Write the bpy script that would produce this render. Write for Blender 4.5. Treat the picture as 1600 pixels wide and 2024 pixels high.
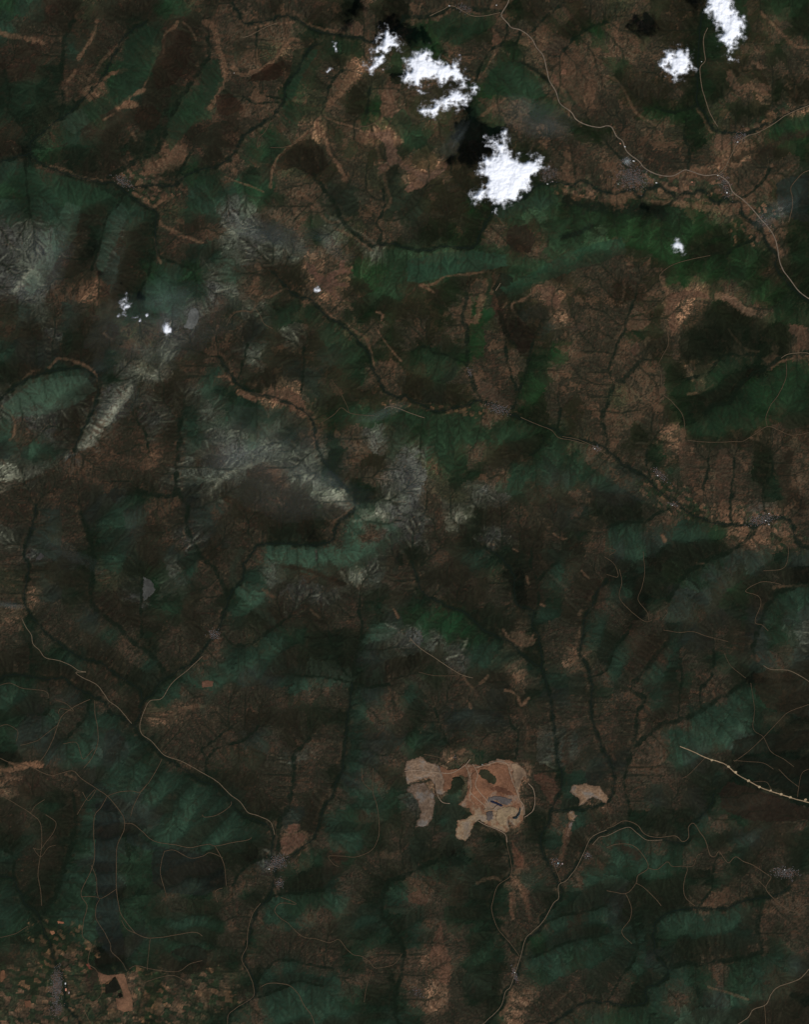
import bpy, math, random
import numpy as np

# ------------------------------------------------------------------ camera, light, sky, exposure
MPP = 20.0                    # metres per map pixel
W, H = 1600, 2024             # map size seen in the picture
CAM_H = 786000.0              # the satellite's height
ERODE = 25
RELIEF = 270.0
ASPECT = 1.0  # strength of the light and shade painted by slope direction
GROUND_LIGHT = 1.0            # display value of a white sheet lying in the sun, used to turn display colours into reflectance

scene = bpy.context.scene
for o in list(bpy.data.objects):
    bpy.data.objects.remove(o)

cam_d = bpy.data.cameras.new('camera')
cam = bpy.data.objects.new('camera', cam_d)
scene.collection.objects.link(cam)
scene.camera = cam
cam.location = (0, 0, CAM_H)
cam.rotation_euler = (0, 0, 0)
cam_d.sensor_fit = 'VERTICAL'
cam_d.sensor_height = 24
cam_d.lens = 24 * CAM_H / (H * MPP)
cam_d.clip_start = 1000
cam_d.clip_end = 2000000

SUN_DIR = (0.628 * .5, -0.778 * .5, .866)     # towards the sun: lower right, 60 degrees up
sun_d = bpy.data.lights.new('sun', 'SUN')
sun_d.energy = 4.3
sun_d.angle = math.radians(.53)
sun_d.color = (1, .97, .92)
sun = bpy.data.objects.new('sun', sun_d)
scene.collection.objects.link(sun)
sun.location = (0, 0, 9000)
sun.rotation_euler = (math.radians(30), 0, math.atan2(SUN_DIR[1], SUN_DIR[0]) + math.pi / 2)

world = bpy.data.worlds.new('World')
scene.world = world
world.use_nodes = True
wn = world.node_tree
bg = wn.nodes['Background']
sky = wn.nodes.new('ShaderNodeTexSky')
sky.sky_type = 'NISHITA'
sky.sun_disc = False
sky.sun_elevation = math.radians(60)
sky.sun_rotation = math.atan2(SUN_DIR[0], SUN_DIR[1])
wn.links.new(sky.outputs[0], bg.inputs[0])
bg.inputs[1].default_value = .11

scene.view_settings.view_transform = 'Standard'
scene.view_settings.look = 'None'
scene.view_settings.exposure = -0.46
scene.view_settings.gamma = 1
scene.view_settings.use_curve_mapping = False
scene.cycles.transparent_max_bounces = 16
scene.cycles.max_bounces = 6

# ---- traced map data: everything in map pixels (1600 x 2024, 20 m each) ----
LAND = """
gtmdydddgydbbdbmdkbkbbbbbfdbmbybdddffdff
tbbddbffmdbbbbbfbbbdfgffbbbdfgbdddfffdbf
bmbtmbfyddbdbyodffbdfgbbbfbbbbbbbdffdbfb
mdfmbgfgdmfbbmmfbobfbbbbttbbbbfbbdfdddbb
fffbogtddbfbbbgybdybbbdggttbnbbddbffbofd
ffffgmddfgbmbbfybdgbdydtbbtfbbbdggfyffbo
dfytmdbfdddmbgbodbootdddfbbbfgbbbyfybbgg
dkgffdffobdbgfdkbddbtndddffbbbbbbbfboddf
tfbfddbofgfbfdyddbynoodddffbbbbcbboobbbn
gftffffbbtftgfbbnnbnnddfdgttobbbyoogbbdn
tfttdttfyftcsbbbnnbnnddGftTfffffftgybbcf
cscdftdfbmbscnbfsybbnfGfbddtfTgggfgggbbf
cscbkndfbttscssbbdstTTTttdbttTbgggffgfbf
csbddndgtgstbddobggttttddttmbbbbdgggfgdf
ccbbomfttfcsbddbodttddGbttoodbmmboodbggf
dnbnddffnsbtsfffbtfddfbGbddobbbbdobfkbff
ddcfddybcbbbndsdtybfbdbGbddbbbbfdbkkfkfb
tnnddfbysdbdsdddntfdfttGbbfGbbbbdbkkbffb
fdttnfsSdbtbddnndtbbdtnbbbfbbbbbbfogfkgg
sTTtdcsbdstffoondddbdndbbfgbbbybbffkkGgf
sccdssbcbtstttbyftttttttbffbdbbbbfkffgdt
tbcdSbbbdtsststbfbcnftttttftybbfbottddbm
nttcbbbobsdcssssfbdnctfbddfttbbbfbbbbfbb
Ssbbbbbbssssdbssfbbccyffbttnttnnbtbbbffb
bbbbnnffbnsddbdsSffscbyscfddbnnntbbbbbfb
bbnbntnbbnnbdddfbTSccbSfdbbnnfffbbfoocob
snnbftndbcnbbffkbTbccbdfcddbfbttnttgooob
bcnnfttdntdbbTTTTTsnfbdtffdtdbntkfffnnfn
ydddfyfgstbbtsdddSsbbdddykdtdbfkfgfndfbk
bonfddcffdbfTbccnbfdfbddbkdfbmtkfnndgdft
ofbbndddfdbtfdddbbfngGGffdttdtbkbndnfnfn
btbbbtbfbdbbytffffTscsGgfofbbtfmdtnbdnfs
ddftddbtbbbtttdfffndkdctttfbottmmtbfdnbn
ffddddftftttnntTTftdbfbddotttbtbtfbbfkdd
ttbnfbdftbbbbbdbbtnbtbbbndfnbfbbtdbbtfkn
fntbttdoobbbdddfftbbfbnnnbbbbbbbdbtttkdk
fnnttnttbbbbnbdbbtnnftdbbbbsnbbbbtttnkkd
kdnttntfbbbddbsbbtnbfboffbdsbnnbbtnbkkkk
ombbnttttffddbbbfnbdoofobobftnbbbbftkkkk
ddfdtnntttttddbdbttfcbtooobbtobbnbnffddk
dbfdtnnnttttffndtfdfbttfoofbtdbffftbfddb
ftdftnktttttfbobttfbtbtbfbftdbttbtffnndf
tddfnnffnnkfkcbfmfbbtfkfdbbbbdtttfbbfdbf
fdfttnffnfkbbbfftbffbddtfotbbttfffffbbfb
tffffkffbffbftfftbftbbdffbbfttnfffbobfbb
tffttfffttfbbttbdttftbfffbbtdtnftttttbbb
fffftkntftfbfbbbbffftbbffbgttfttfffftbfb
dyfbfkkfdkdfbbtbbfbbbobffbttftttntfbfftn
bfyymkofbbyyfttttbbfbobtfbftbtbfttfbftdd
oybybbofbyyfbttttfffbobffobbbbbftbkntddk
obbbyybfyyftbtttttftfbbbfobbftgffTTTtddd
"""
# land cover colours as the sensor shows them; shade and haze painted into some
COVER = dict(k=(14,21,16), f=(21,34,25), g=(24,44,29), G=(22,48,29), t=(27,43,35), T=(43,65,54), n=(32,39,36),
    d=(34,30,23), m=(42,30,24), b=(51,41,31), o=(98,70,50), y=(46,48,32), s=(55,58,50), S=(112,112,94), c=(53,53,48))
STREAMS = """
0,320 30,312 60,305 72,318 100,332 130,343 165,352 200,362 225,362 245,378 262,392 285,408 307,417 308,440 307,470 312,506
62,303 62,280 90,258 110,240 135,225 165,195 180,180 205,150 225,110 245,75 265,58 290,42
122,232 124,190 120,165 123,120 127,85 137,55 145,40
62,280 30,232 15,215 20,190 10,140
215,352 270,318 307,302 325,270 335,235 350,205 370,175 395,140 415,100 410,72
250,372 300,367 340,368 365,350 400,335 430,328 457,310 470,292 482,270 505,252 535,232 550,217 560,200 565,175 575,155 590,137 605,107 615,95 630,87
345,365 355,340 370,315 385,290
245,385 228,412 212,430 200,470 190,506 182,533
60,430 52,360 50,320
460,5 475,32 482,45 500,47 535,40 550,33 575,33 600,47 615,57 640,65 670,70 692,72 715,77 737,82 780,60 800,35
510,52 508,75 505,97
560,200 535,192 515,185
560,200 520,205 500,205 482,190
737,487 755,467 747,440 760,412 757,375
737,487 700,460 675,435 660,400 640,375 620,345
737,487 775,482 800,490 845,495 875,487 900,490 935,490 945,475 955,455 962,440 972,420 985,405 1037,390 1055,370 1100,360 1132,367 1150,357 1175,370 1200,382 1225,382 1250,375 1267,390 1282,372 1307,370 1330,385 1340,392 1350,382 1370,382 1382,375 1397,380 1407,395 1420,400 1435,390 1445,400 1465,400 1467,420 1482,435 1500,445 1510,462 1515,480 1532,497 1537,506 1535,531 1552,551 1570,573 1600,596
635,225 640,207 657,162 675,140
725,225 727,210 730,175
800,35 850,32 875,22 900,15 940,18 975,22 995,25
1005,50 1000,75 990,90 975,97 960,112 947,140 940,160 935,185
990,90 1020,85 1030,60
1047,67 1077,37 1115,5
1107,112 1137,75 1175,50 1200,45
1300,412 1320,405 1340,392
1390,20 1385,55 1382,100 1380,140 1380,175 1380,205 1395,225 1407,250 1420,260 1450,262 1485,262 1510,247 1532,242 1557,225 1600,207
1380,207 1360,217 1325,222 1300,212
1360,337 1365,295 1352,270 1360,237
1200,282 1220,305 1240,330 1250,345 1255,375
1467,392 1487,380 1510,357 1522,332
1500,445 1487,475 1450,490 1435,510
0,788 15,776 40,758 82,738 120,731 160,728 180,736 195,756 190,793 175,830 160,856 150,890
300,506 295,538 280,568 270,593
312,506 345,520 375,531 390,553
357,823 355,881 350,918 347,963 337,981 300,976 272,971
347,963 370,1000 370,1020 372,1050 385,1080 400,1102 415,1114 430,1132 440,1152 447,1174 452,1182
270,831 287,856 295,893
540,536 580,581 615,593 632,611 655,631 682,646 710,676 730,701 735,726 750,751 760,771 790,788 800,783 830,798 865,813 900,806 925,801 950,791 985,806 1005,816 1040,831 1075,843 1095,848 1112,863 1150,871 1190,881 1210,896 1232,916 1270,938 1290,956 1310,976 1340,993 1360,1012 1415,1034 1450,1037 1495,1039 1515,1032 1532,1024 1560,1027 1570,1049 1580,1077 1600,1082
432,706 457,741 470,758 500,776 540,786 580,801 600,813 620,836 622,861 630,891 650,926 675,956 700,986 697,1012 675,1027 665,1044 660,1064 640,1074 615,1077 550,1074 510,1079 495,1102 482,1117 480,1144 465,1162 452,1182 447,1204 437,1229 430,1249 415,1267 400,1287 390,1302 365,1319 332,1337 312,1354 302,1372 282,1387 275,1417 267,1434 277,1457 300,1472 320,1492 350,1512 372,1525 400,1545 427,1553 450,1575 467,1600 482,1613 512,1623 537,1638 540,1658 535,1690 545,1715 542,1740 535,1770 512,1795 500,1823 490,1863 482,1893 495,1923 507,1948 500,1973 457,2000 450,2024
470,758 477,731 485,701 487,681
595,776 600,731 602,686
952,791 940,771 932,746 925,721 925,681 922,651 915,626 925,581
925,721 905,711 885,703 860,698 845,686 815,691
1015,808 1025,778 1037,746 1047,706 1055,670
1022,770 1012,743 1002,706 1000,666
1197,883 1200,868 1190,831 1200,801 1215,758 1237,748 1265,718 1275,711
1215,758 1205,731 1215,701 1220,681 1235,653 1245,618 1260,581
1110,808 1102,843
1075,866 1065,888 1047,901
1395,818 1412,801 1442,798 1452,776 1467,756 1490,741 1520,726 1545,708 1570,701 1600,697
1360,748 1400,736 1425,708 1440,701 1470,703 1495,703 1520,726
1390,968 1400,931 1400,906
1445,1030 1445,981 1452,931 1452,906
1520,1028 1510,996 1510,971 1527,931 1527,906
1290,956 1277,903 1295,866
72,1000 62,1047 48,1094 57,1117 52,1152 48,1182 55,1207 72,1229 92,1252 125,1277 162,1302 197,1309 225,1329 252,1347 275,1362 282,1382
160,1012 172,1044 182,1082 182,1137 182,1192 200,1214 230,1234 257,1262 290,1287 317,1314 330,1337
280,1257 280,1212 277,1194 282,1144
60,1329 60,1287 57,1274
0,1344 15,1334 62,1337 95,1342 125,1339 135,1349 155,1362 180,1374 205,1387 220,1409 240,1417 265,1434
95,1342 95,1402 75,1412
172,1375 172,1412 150,1437 130,1462
440,1250 450,1264 465,1274 495,1272 525,1252 550,1234 575,1217
697,1349 700,1312 710,1274 717,1237 710,1207 712,1174
697,1349 692,1387 685,1437 682,1474 678,1518 665,1543 657,1573 642,1593 632,1625 622,1653 600,1673 575,1693 545,1705
697,1342 675,1319 660,1287 650,1249
697,1349 650,1339 612,1337 580,1334
697,1349 730,1357 770,1352
410,1545 410,1499 440,1474 475,1467 500,1447 512,1434
410,1499 400,1480 425,1462 457,1437
545,1700 550,1673 555,1623 570,1593 577,1560 580,1540 580,1518 585,1487 612,1457
815,1112 825,1142 837,1172 857,1184 882,1197 920,1212 950,1239 980,1257 1007,1267 1025,1287 1050,1307 1072,1322 1077,1344 1087,1372 1092,1402 1097,1437 1100,1474 1105,1512 1112,1530 1107,1568 1090,1600 1085,1628 1072,1648 1070,1673 1080,1698 1095,1725 1105,1748 1110,1770 1097,1788 1075,1813 1065,1838 1040,1858 1032,1888 1025,1918 1012,1948 997,1965 995,1985 975,2008 960,2024
960,1082 985,1097 1005,1117 1017,1142 1017,1172 1025,1197 1050,1204 1057,1212 1052,1237 1065,1257 1070,1287 1072,1320
1057,1207 1065,1187 1060,1142 1050,1119 1050,1087
1065,1152 1080,1129 1105,1107
1200,1147 1180,1172 1170,1202 1157,1219 1152,1262 1147,1292 1162,1319 1170,1349 1170,1402 1175,1432 1190,1477 1205,1500 1215,1540 1205,1580 1150,1600 1090,1600
860,1397 872,1437 887,1474
1005,1397 1012,1434 1025,1449 1020,1499
1495,1044 1485,1057 1465,1077 1445,1089 1412,1102 1380,1117 1350,1142 1320,1187
1200,1042 1232,1032 1275,1032 1300,1015 1340,1000
1600,1157 1560,1164 1530,1180 1500,1240 1490,1290
1170,1340 1200,1322 1215,1282 1237,1257 1250,1237
1240,1510 1250,1482 1260,1437 1260,1412 1275,1382 1250,1362 1260,1342 1285,1312 1310,1282 1325,1272
1250,1482 1300,1437 1340,1424 1380,1409 1415,1384 1440,1372 1470,1347
1387,1402 1385,1362 1405,1340 1412,1312 1412,1282
1342,1420 1345,1367 1350,1337 1345,1302
0,1730 27,1738 35,1758 52,1788 72,1803 80,1818 87,1843 100,1868 105,1893 120,1923 125,1943 127,1980 140,2000 160,2024
85,1803 110,1768 122,1733 137,1683 147,1638 150,1613 145,1570
0,1673 25,1693 27,1738
507,1943 520,1920 545,1900 575,1898 615,1908 657,1915
860,1700 800,1730 770,1743 757,1770 755,1805 775,1833 790,1858 797,1880 795,1928 780,1980 790,2024
462,1750 482,1715 535,1690
535,1770 580,1765 640,1760
1105,1748 1127,1728 1150,1695 1162,1670 1185,1650 1200,1643 1227,1633 1245,1633 1265,1643 1285,1655 1320,1660 1350,1668 1362,1658 1365,1633 1385,1615 1407,1590 1412,1568
1240,1510 1236,1560 1245,1600 1240,1633
1030,1890 1005,1863 985,1838 975,1808 975,1778 990,1748 1007,1730 1010,1693 1002,1658
1560,1755 1532,1770 1500,1775 1465,1783 1435,1795 1380,1795 1350,1798 1320,1805 1300,1820 1292,1843 1295,1868 1295,1883 1315,1908 1322,1923 1307,1943 1277,1953 1277,1980 1245,1988 1200,1980 1150,1985 1090,2024
1322,1918 1350,1905 1387,1905 1435,1898 1487,1888 1505,1878 1502,1848 1495,1828 1505,1805
1380,1795 1407,1755 1410,1723 1420,1690
1032,1900 1080,1880 1130,1860 1180,1850
1065,1830 1110,1810 1160,1800 1200,1790
1200,1980 1230,1930 1260,1880 1250,1820
500,1973 540,1960 590,1940 640,1950
"""
# soft-edged strokes of land cover, some painted terrain shadow: class width opacity | points
STROKES = """
o 11 .75|405,45 425,60 432,100 440,120 445,150 430,185 415,215
o 8 .8|460,133 475,148 500,143 530,130 555,105 575,80 590,82
o 5 .7|627,250 610,262 575,290 548,315 538,340 535,370
o 7 .85|635,228 627,250 645,280 652,305 668,325 685,355
o 3 .7|640,230 660,240 700,252 727,265
o 10 .9|727,265 770,262 778,290 785,315 800,330 835,345 860,335 880,325
o 10 .9|785,315 765,330 750,342
o 9 .9|833,348 828,362 805,377
o 8 .6|690,125 700,145 692,165 675,182 660,195 648,215
o 9 .5|770,155 760,190 765,215 785,240
o 4 .7|505,55 530,48 548,47 580,45
o 7 .6|580,25 600,45 640,60 680,65
o 6 .6|350,45 343,55 328,65 323,90 323,105
o 4 .6|362,45 378,60 388,80
o 3 .5|323,110 305,125 290,160 282,178
o 12 .8|232,212 250,207 268,206
o 7 .8|240,205 260,190 285,178
o 8 .8|168,182 185,172 205,155 225,145 250,137
o 6 .6|172,165 185,145 205,118 225,100 240,85
o 7 .7|190,40 190,55 178,80 162,105 155,115
o 6 .6|135,160 148,140
o 9 .7|0,62 20,72 45,75 85,85
o 4 .6|205,237 225,225
o 7 .6|262,265 270,275
o 7 .7|100,328 130,340 165,352 200,358
o 8 .8|262,382 285,395 300,410 312,405 335,385
o 7 .7|316,440 330,450 352,462 370,470 400,480
o 5 .6|305,470 312,506 318,520
o 16 .6|330,285 360,300 350,325 320,330
o 12 .6|320,320 300,345 270,345 250,340
o 4 .5|240,352 270,350 300,372
o 12 .5|440,330 455,325 462,340
o 3 .6|445,350 470,360 500,370 520,380
o 6 .5|590,380 620,400 640,430 660,440 695,430
o 7 .5|745,290 755,330 770,400 745,430 760,470
o 5 .45|660,450 700,470 735,495
S 6 .35|655,430 700,455 740,480 745,505
S 5 .4|440,440 460,460 480,480 500,495 530,480 550,500
o 8 .6|1000,5 1020,-5
o 7 .6|975,60 985,80 985,100
o 3 .6|985,100 970,120 960,140 945,155 930,150 875,110
o 14 .5|1030,85 1060,80 1085,85 1110,80 1130,90
o 16 .6|1085,145 1100,160 1112,175
o 12 .6|1110,135 1118,145
b 30 .7|1100,100 1150,130 1180,180 1190,215
o 6 .6|955,228 975,212 1000,195
o 16 .5|1110,345 1135,350 1160,362 1175,372
o 12 .7|1150,372 1170,385 1160,395
o 16 .65|1215,390 1240,372 1300,365 1340,360 1370,355 1420,352 1445,370 1470,395
o 9 .8|1290,400 1330,400 1360,390 1395,395 1430,412
o 8 .8|1470,400 1500,430 1520,465 1540,490 1545,506
o 8 .6|1550,470 1535,440 1500,420
o 8 .75|1478,255 1510,250 1530,240 1560,220 1600,207
o 14 .6|1420,275 1440,290 1435,310 1410,330
b 40 .7|1260,330 1310,300 1340,340 1400,350
b 30 .7|1230,250 1270,290 1300,320
o 5 .5|1200,150 1225,165 1245,200 1260,225 1300,250
o 6 .6|1505,25 1530,50 1555,75 1575,92 1600,95
o 8 .7|1490,122 1512,134
o 10 .7|1445,145 1455,165 1470,170 1500,172 1520,175
o 4 .5|1225,25 1220,70 1225,110
o 6 .5|1380,215 1395,240 1408,262
o 5 .6|830,565 862,560 880,547 920,543 965,535
o 5 .8|832,565 845,570 857,578
o 6 .9|1064,568 1040,590 1012,603 1018,620 1030,635 1038,642
o 16 .9|1075,570 1090,575 1098,590 1100,605
o 8 .6|980,560 972,580
o 10 .6|925,590 915,620 900,612 880,622
b 22 .8|925,640 950,660 970,700 985,750 1000,790
o 12 .7|960,560 940,640
b 35 .8|950,720 990,760 1010,790
m 22 .9|990,560 985,600 1000,640 1025,670 1040,690
n 30 .6|1040,625 1075,620 1085,650
o 22 .6|1330,585 1360,580 1395,582
o 10 .8|1310,550 1320,580 1330,620 1335,655
o 14 .8|1420,582 1450,595 1470,612 1490,618
o 12 .6|1380,600 1385,625 1355,650
o 14 .7|1575,650 1590,670 1575,690
o 22 .5|1590,680 1600,690
o 14 .8|1515,715 1530,700 1530,690
o 6 .8|1520,730 1550,712 1580,700 1600,698
o 9 .9|1370,745 1385,732 1400,725 1418,715
y 10 .8|1375,745 1395,740
o 5 .6|1360,780 1385,775 1410,762
o 4 .7|1440,650 1455,670 1475,690 1500,695
o 6 .5|1235,560 1232,590 1225,600
o 8 .5|1240,640 1225,660 1215,670
o 9 .5|1245,690 1255,700 1285,670
b 16 .5|1350,860 1352,880 1345,900
o 8 .7|1350,850 1352,870
o 6 .6|1485,865 1500,870
b 20 .7|1370,880 1370,960 1380,1000
b 18 .7|1420,890 1425,940 1425,1000
b 24 .6|1480,880 1470,940 1480,990
o 8 .6|1465,910 1475,925
b 22 .7|1545,930 1570,980 1600,1000
d 24 .8|1560,900 1550,950 1580,1000
o 6 .8|600,515 612,530 625,550 645,565 660,572
o 6 .8|625,545 650,545 672,535 695,530
o 8 .9|645,565 665,562 685,565
o 5 .8|655,570 672,585 677,595
o 8 .7|690,605 695,612
o 5 .8|650,620 668,635
o 5 .7|690,645 710,660 725,672 740,720
o 4 .9|745,617 757,623 755,633
o 3 .8|747,655 765,680 785,705 795,715
o 3 .6|448,635 460,620 480,615 495,617
o 4 .5|497,620 515,590 535,585 555,575
b 30 .6|440,600 410,660 430,690
o 5 .6|430,645 420,680
o 12 .8|475,775 495,783 520,780 545,775 570,775 585,785 595,805 610,820 618,835
o 14 .6|545,785 580,800 600,820
o 4 .7|620,840 620,865 624,885
o 4 .7|432,745 450,745 460,760
o 5 .6|45,750 65,733 58,742
o 5 .7|98,728 115,710 150,715 175,725 190,742 197,765
o 7 .7|165,723 185,735
o 4 .6|20,870 28,860 30,840
o 4 .5|0,800 20,815 30,835
b 5 .9|0,980 40,960 90,935 110,925 150,903 165,905 200,870 240,840 260,820 262,790 275,765 285,755
o 4 .7|205,660 220,670
s 30 .75|90,620 60,560 90,500 70,450
S 12 .6|30,575 50,550 70,535 80,560
s 18 .6|95,530 110,545 90,570
s 22 .7|200,520 220,480 235,440
S 9 .8|155,885 175,865 200,835 220,815 245,790 260,765
s 14 .8|160,880 190,840 215,790 240,765 265,750
S 10 .5|275,735 300,745 315,730 330,700 345,680
s 24 .6|280,690 310,720 330,690
c 14 .9|372,625 378,610 390,615 388,640 380,660
T 26 .6|20,810 60,790 100,770 140,760
s 20 .5|70,820 100,815 130,810
S 14 .6|20,940 50,935 80,930
s 18 .6|50,930 90,920
s 22 .6|265,780 300,790 330,820 300,860
b 40 .6|230,880 290,930 330,900
b 26 .6|210,900 170,960 100,980
S 8 .5|415,975 440,945 465,930 500,920
s 16 .7|470,920 510,900 550,910 590,930
S 14 .5|600,935 640,965 680,1000 700,1000
s 18 .5|640,960 600,920 560,900
b 20 .7|430,1020 460,1040 480,1090 470,1130
b 22 .7|540,960 500,1010 470,1060
d 26 .6|520,940 560,960 610,1000 600,1040
o 4 .7|660,1030 690,1010 700,1000
c 18 .8|795,900 810,950 820,1010 815,1060
s 16 .6|880,1000 920,1000 960,985
S 6 .5|900,1015 925,1020 940,990
s 8 .6|860,1030 840,1010
T 20 .7|560,1090 600,1100 650,1100 700,1090 750,1080
T 20 .7|700,1030 740,1030 780,1060 700,1120
S 6 .4|700,1030 740,1020 760,1010
c 4 .8|625,1090 627,1108
S 5 .6|675,1130 690,1155
c 22 .8|595,1160 620,1175 650,1180 665,1170
d 8 .9|560,1120 600,1125 640,1140 680,1155
b 10 .6|700,1170 690,1200 700,1240
o 5 .6|615,1205 630,1220
b 12 .6|785,1080 770,1130 790,1150
b 9 .7|800,1100 805,1140 800,1170
T 16 .6|480,1090 460,1140 500,1190 540,1230
o 5 .5|520,1165 550,1185
o 5 .9|779,1205 788,1220
c 10 .5|785,1260 800,1270
s 10 .7|855,1250 880,1280 900,1295
S 4 .6|885,1302 910,1290 925,1262
o 6 .9|995,1245 1010,1265 1040,1275 1055,1255
o 12 .6|1030,1255 1045,1265
o 5 .9|1070,1195 1075,1198
o 4 .7|1042,1140 1046,1155
o 8 .6|1150,1240 1140,1280 1138,1310 1155,1325
o 6 .7|1145,1215 1150,1205
o 3 .8|1165,1208 1172,1200
o 4 .8|1095,1055 1110,1065 1120,1065
o 4 .8|1150,1128 1165,1143
o 3 .8|1015,1085 1025,1090
o 5 .9|1018,1337 1022,1352
o 6 .9|1000,1365 1018,1370 1030,1392
o 6 .9|1045,1380 1040,1385 1030,1395
o 7 .5|1025,1400 1035,1420 1045,1440 1040,1480
b 20 .7|1010,1400 1050,1420 1045,1470
b 20 .6|950,1450 980,1480 1010,1470
o 5 .6|915,1335 925,1350 935,1360
o 5 .8|955,1345 950,1352 965,1335
o 5 .7|925,1385 932,1400
o 9 .8|905,1490 918,1480
b 14 .7|1130,1440 1120,1480 1125,1520
s 10 .5|1130,1450 1130,1500
b 24 .7|1270,1400 1230,1460 1210,1490
o 8 .5|1275,1430 1260,1460 1250,1485
b 14 .7|1345,1340 1355,1310
o 6 .6|1393,1372 1398,1375
o 5 .6|1410,1370 1418,1380
o 7 .8|1309,1058 1316,1070
o 9 .7|1480,1045 1465,1060
o 10 .8|1500,1050 1540,1055 1580,1060
o 10 .6|1450,1025 1490,1020 1540,1010
o 4 .6|1380,1115 1392,1113
o 5 .6|1530,1160 1600,1157
b 9 .6|1490,1295 1500,1305
T 26 .35|1470,1440 1420,1460 1380,1440
T 16 .4|700,1430 720,1400
T 14 .5|590,1345 620,1350 660,1348
b 24 .6|330,1410 370,1400 400,1390
o 8 .5|310,1415 345,1410
o 8 .5|360,1400 400,1395 430,1400
b 12 .6|420,1375 460,1385 520,1385
b 12 .4|440,1430 480,1400
s 8 .4|610,1470 590,1510
b 12 .5|760,1380 785,1400 790,1450
c 16 .5|740,1470 760,1490
o 6 .8|20,1510 45,1512 80,1507
b 22 .9|10,1530 50,1525 110,1525
o 7 .8|0,1522 40,1518 60,1510
o 7 .7|130,1530 150,1540
T 16 .4|400,1400 460,1330 500,1310
t 40 .5|330,1540 400,1560 470,1600
t 26 .7|400,1610 460,1640 520,1650
n 26 .9|200,1600 205,1680 205,1740
n 22 .7|330,1700 430,1710
o 14 .75|565,1670 575,1655 600,1650 590,1680 565,1685
o 8 .7|575,1637 590,1632
m 10 .7|660,1695 680,1700
o 9 .5|745,1690 775,1690 790,1685
o 5 .6|540,1755 548,1770
b 14 .6|480,1740 450,1750
b 22 .6|430,1770 470,1790
o 5 .6|520,1825 512,1815
b 20 .5|600,1860 660,1870
b 30 .5|520,1860 580,1860
o 6 .6|650,1890 655,1895
b 24 .6|870,1850 860,1900 880,1950
o 9 .5|872,1860 868,1890
o 8 .6|870,1930 880,1945
o 12 .7|1015,1680 1030,1700 1025,1720
o 7 .7|1025,1740 1040,1780 1050,1820
o 6 .8|1012,1765 1012,1800 1015,1815
o 6 .7|945,1745 970,1735 990,1740
b 12 .7|935,1660 950,1690 960,1700
o 8 .5|1095,1530 1090,1560 1095,1580
b 22 .9|1070,1530 1095,1550 1090,1580
o 9 .6|1120,1640 1115,1670 1110,1700
b 22 .7|1130,1680 1120,1720 1100,1730
o 7 .5|1090,1990 1110,1970 1130,1955
o 8 .7|990,2005 1005,1985 1015,1950
b 12 .6|1020,1990 1060,1990 1110,1960
b 22 .7|1430,1790 1440,1760 1400,1780
o 10 .7|1410,1790 1435,1780
o 8 .5|1490,1730 1495,1745
b 26 .6|1520,1800 1530,1840 1570,1830
o 8 .5|1510,1800 1530,1800
b 20 .6|1440,1890 1400,1895
b 16 .6|1550,1640 1560,1620
o 4 .5|1400,1950 1450,1965 1480,1975
m 16 .7|1230,1670 1260,1690
k 22 .85|1120,392 1160,405 1200,408 1260,410 1310,420
k 9 .85|1110,470 1140,462 1170,445
d 15 .85|1450,315 1490,300 1530,285 1560,268 1600,262
k 8 .85|1010,124 1040,128 1065,143 1084,162
n 40 .6|1010,150 1030,165 1050,180
o 30 .7|1225,392 1260,365 1300,358 1350,358 1400,352 1440,372 1480,410
o 16 .7|1500,430 1525,465 1540,500
o 12 .6|1340,400 1400,412 1440,420
b 40 .7|1290,320 1340,310 1400,320
o 14 .7|1340,345 1370,335 1400,338
o 14 .6|1420,290 1438,310 1430,330
b 40 .6|1110,120 1160,180 1190,230
b 30 .6|1150,300 1100,280 1050,260
g 26 .7|1540,250 1580,240 1600,235
o 6 .7|850,305 860,320
o 8 .5|1120,130 1110,145
t 24 .7|990,420 1030,405 1080,400
g 30 .6|900,45 940,60 900,80
k 30 .5|1010,625 1030,660
"""
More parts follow.
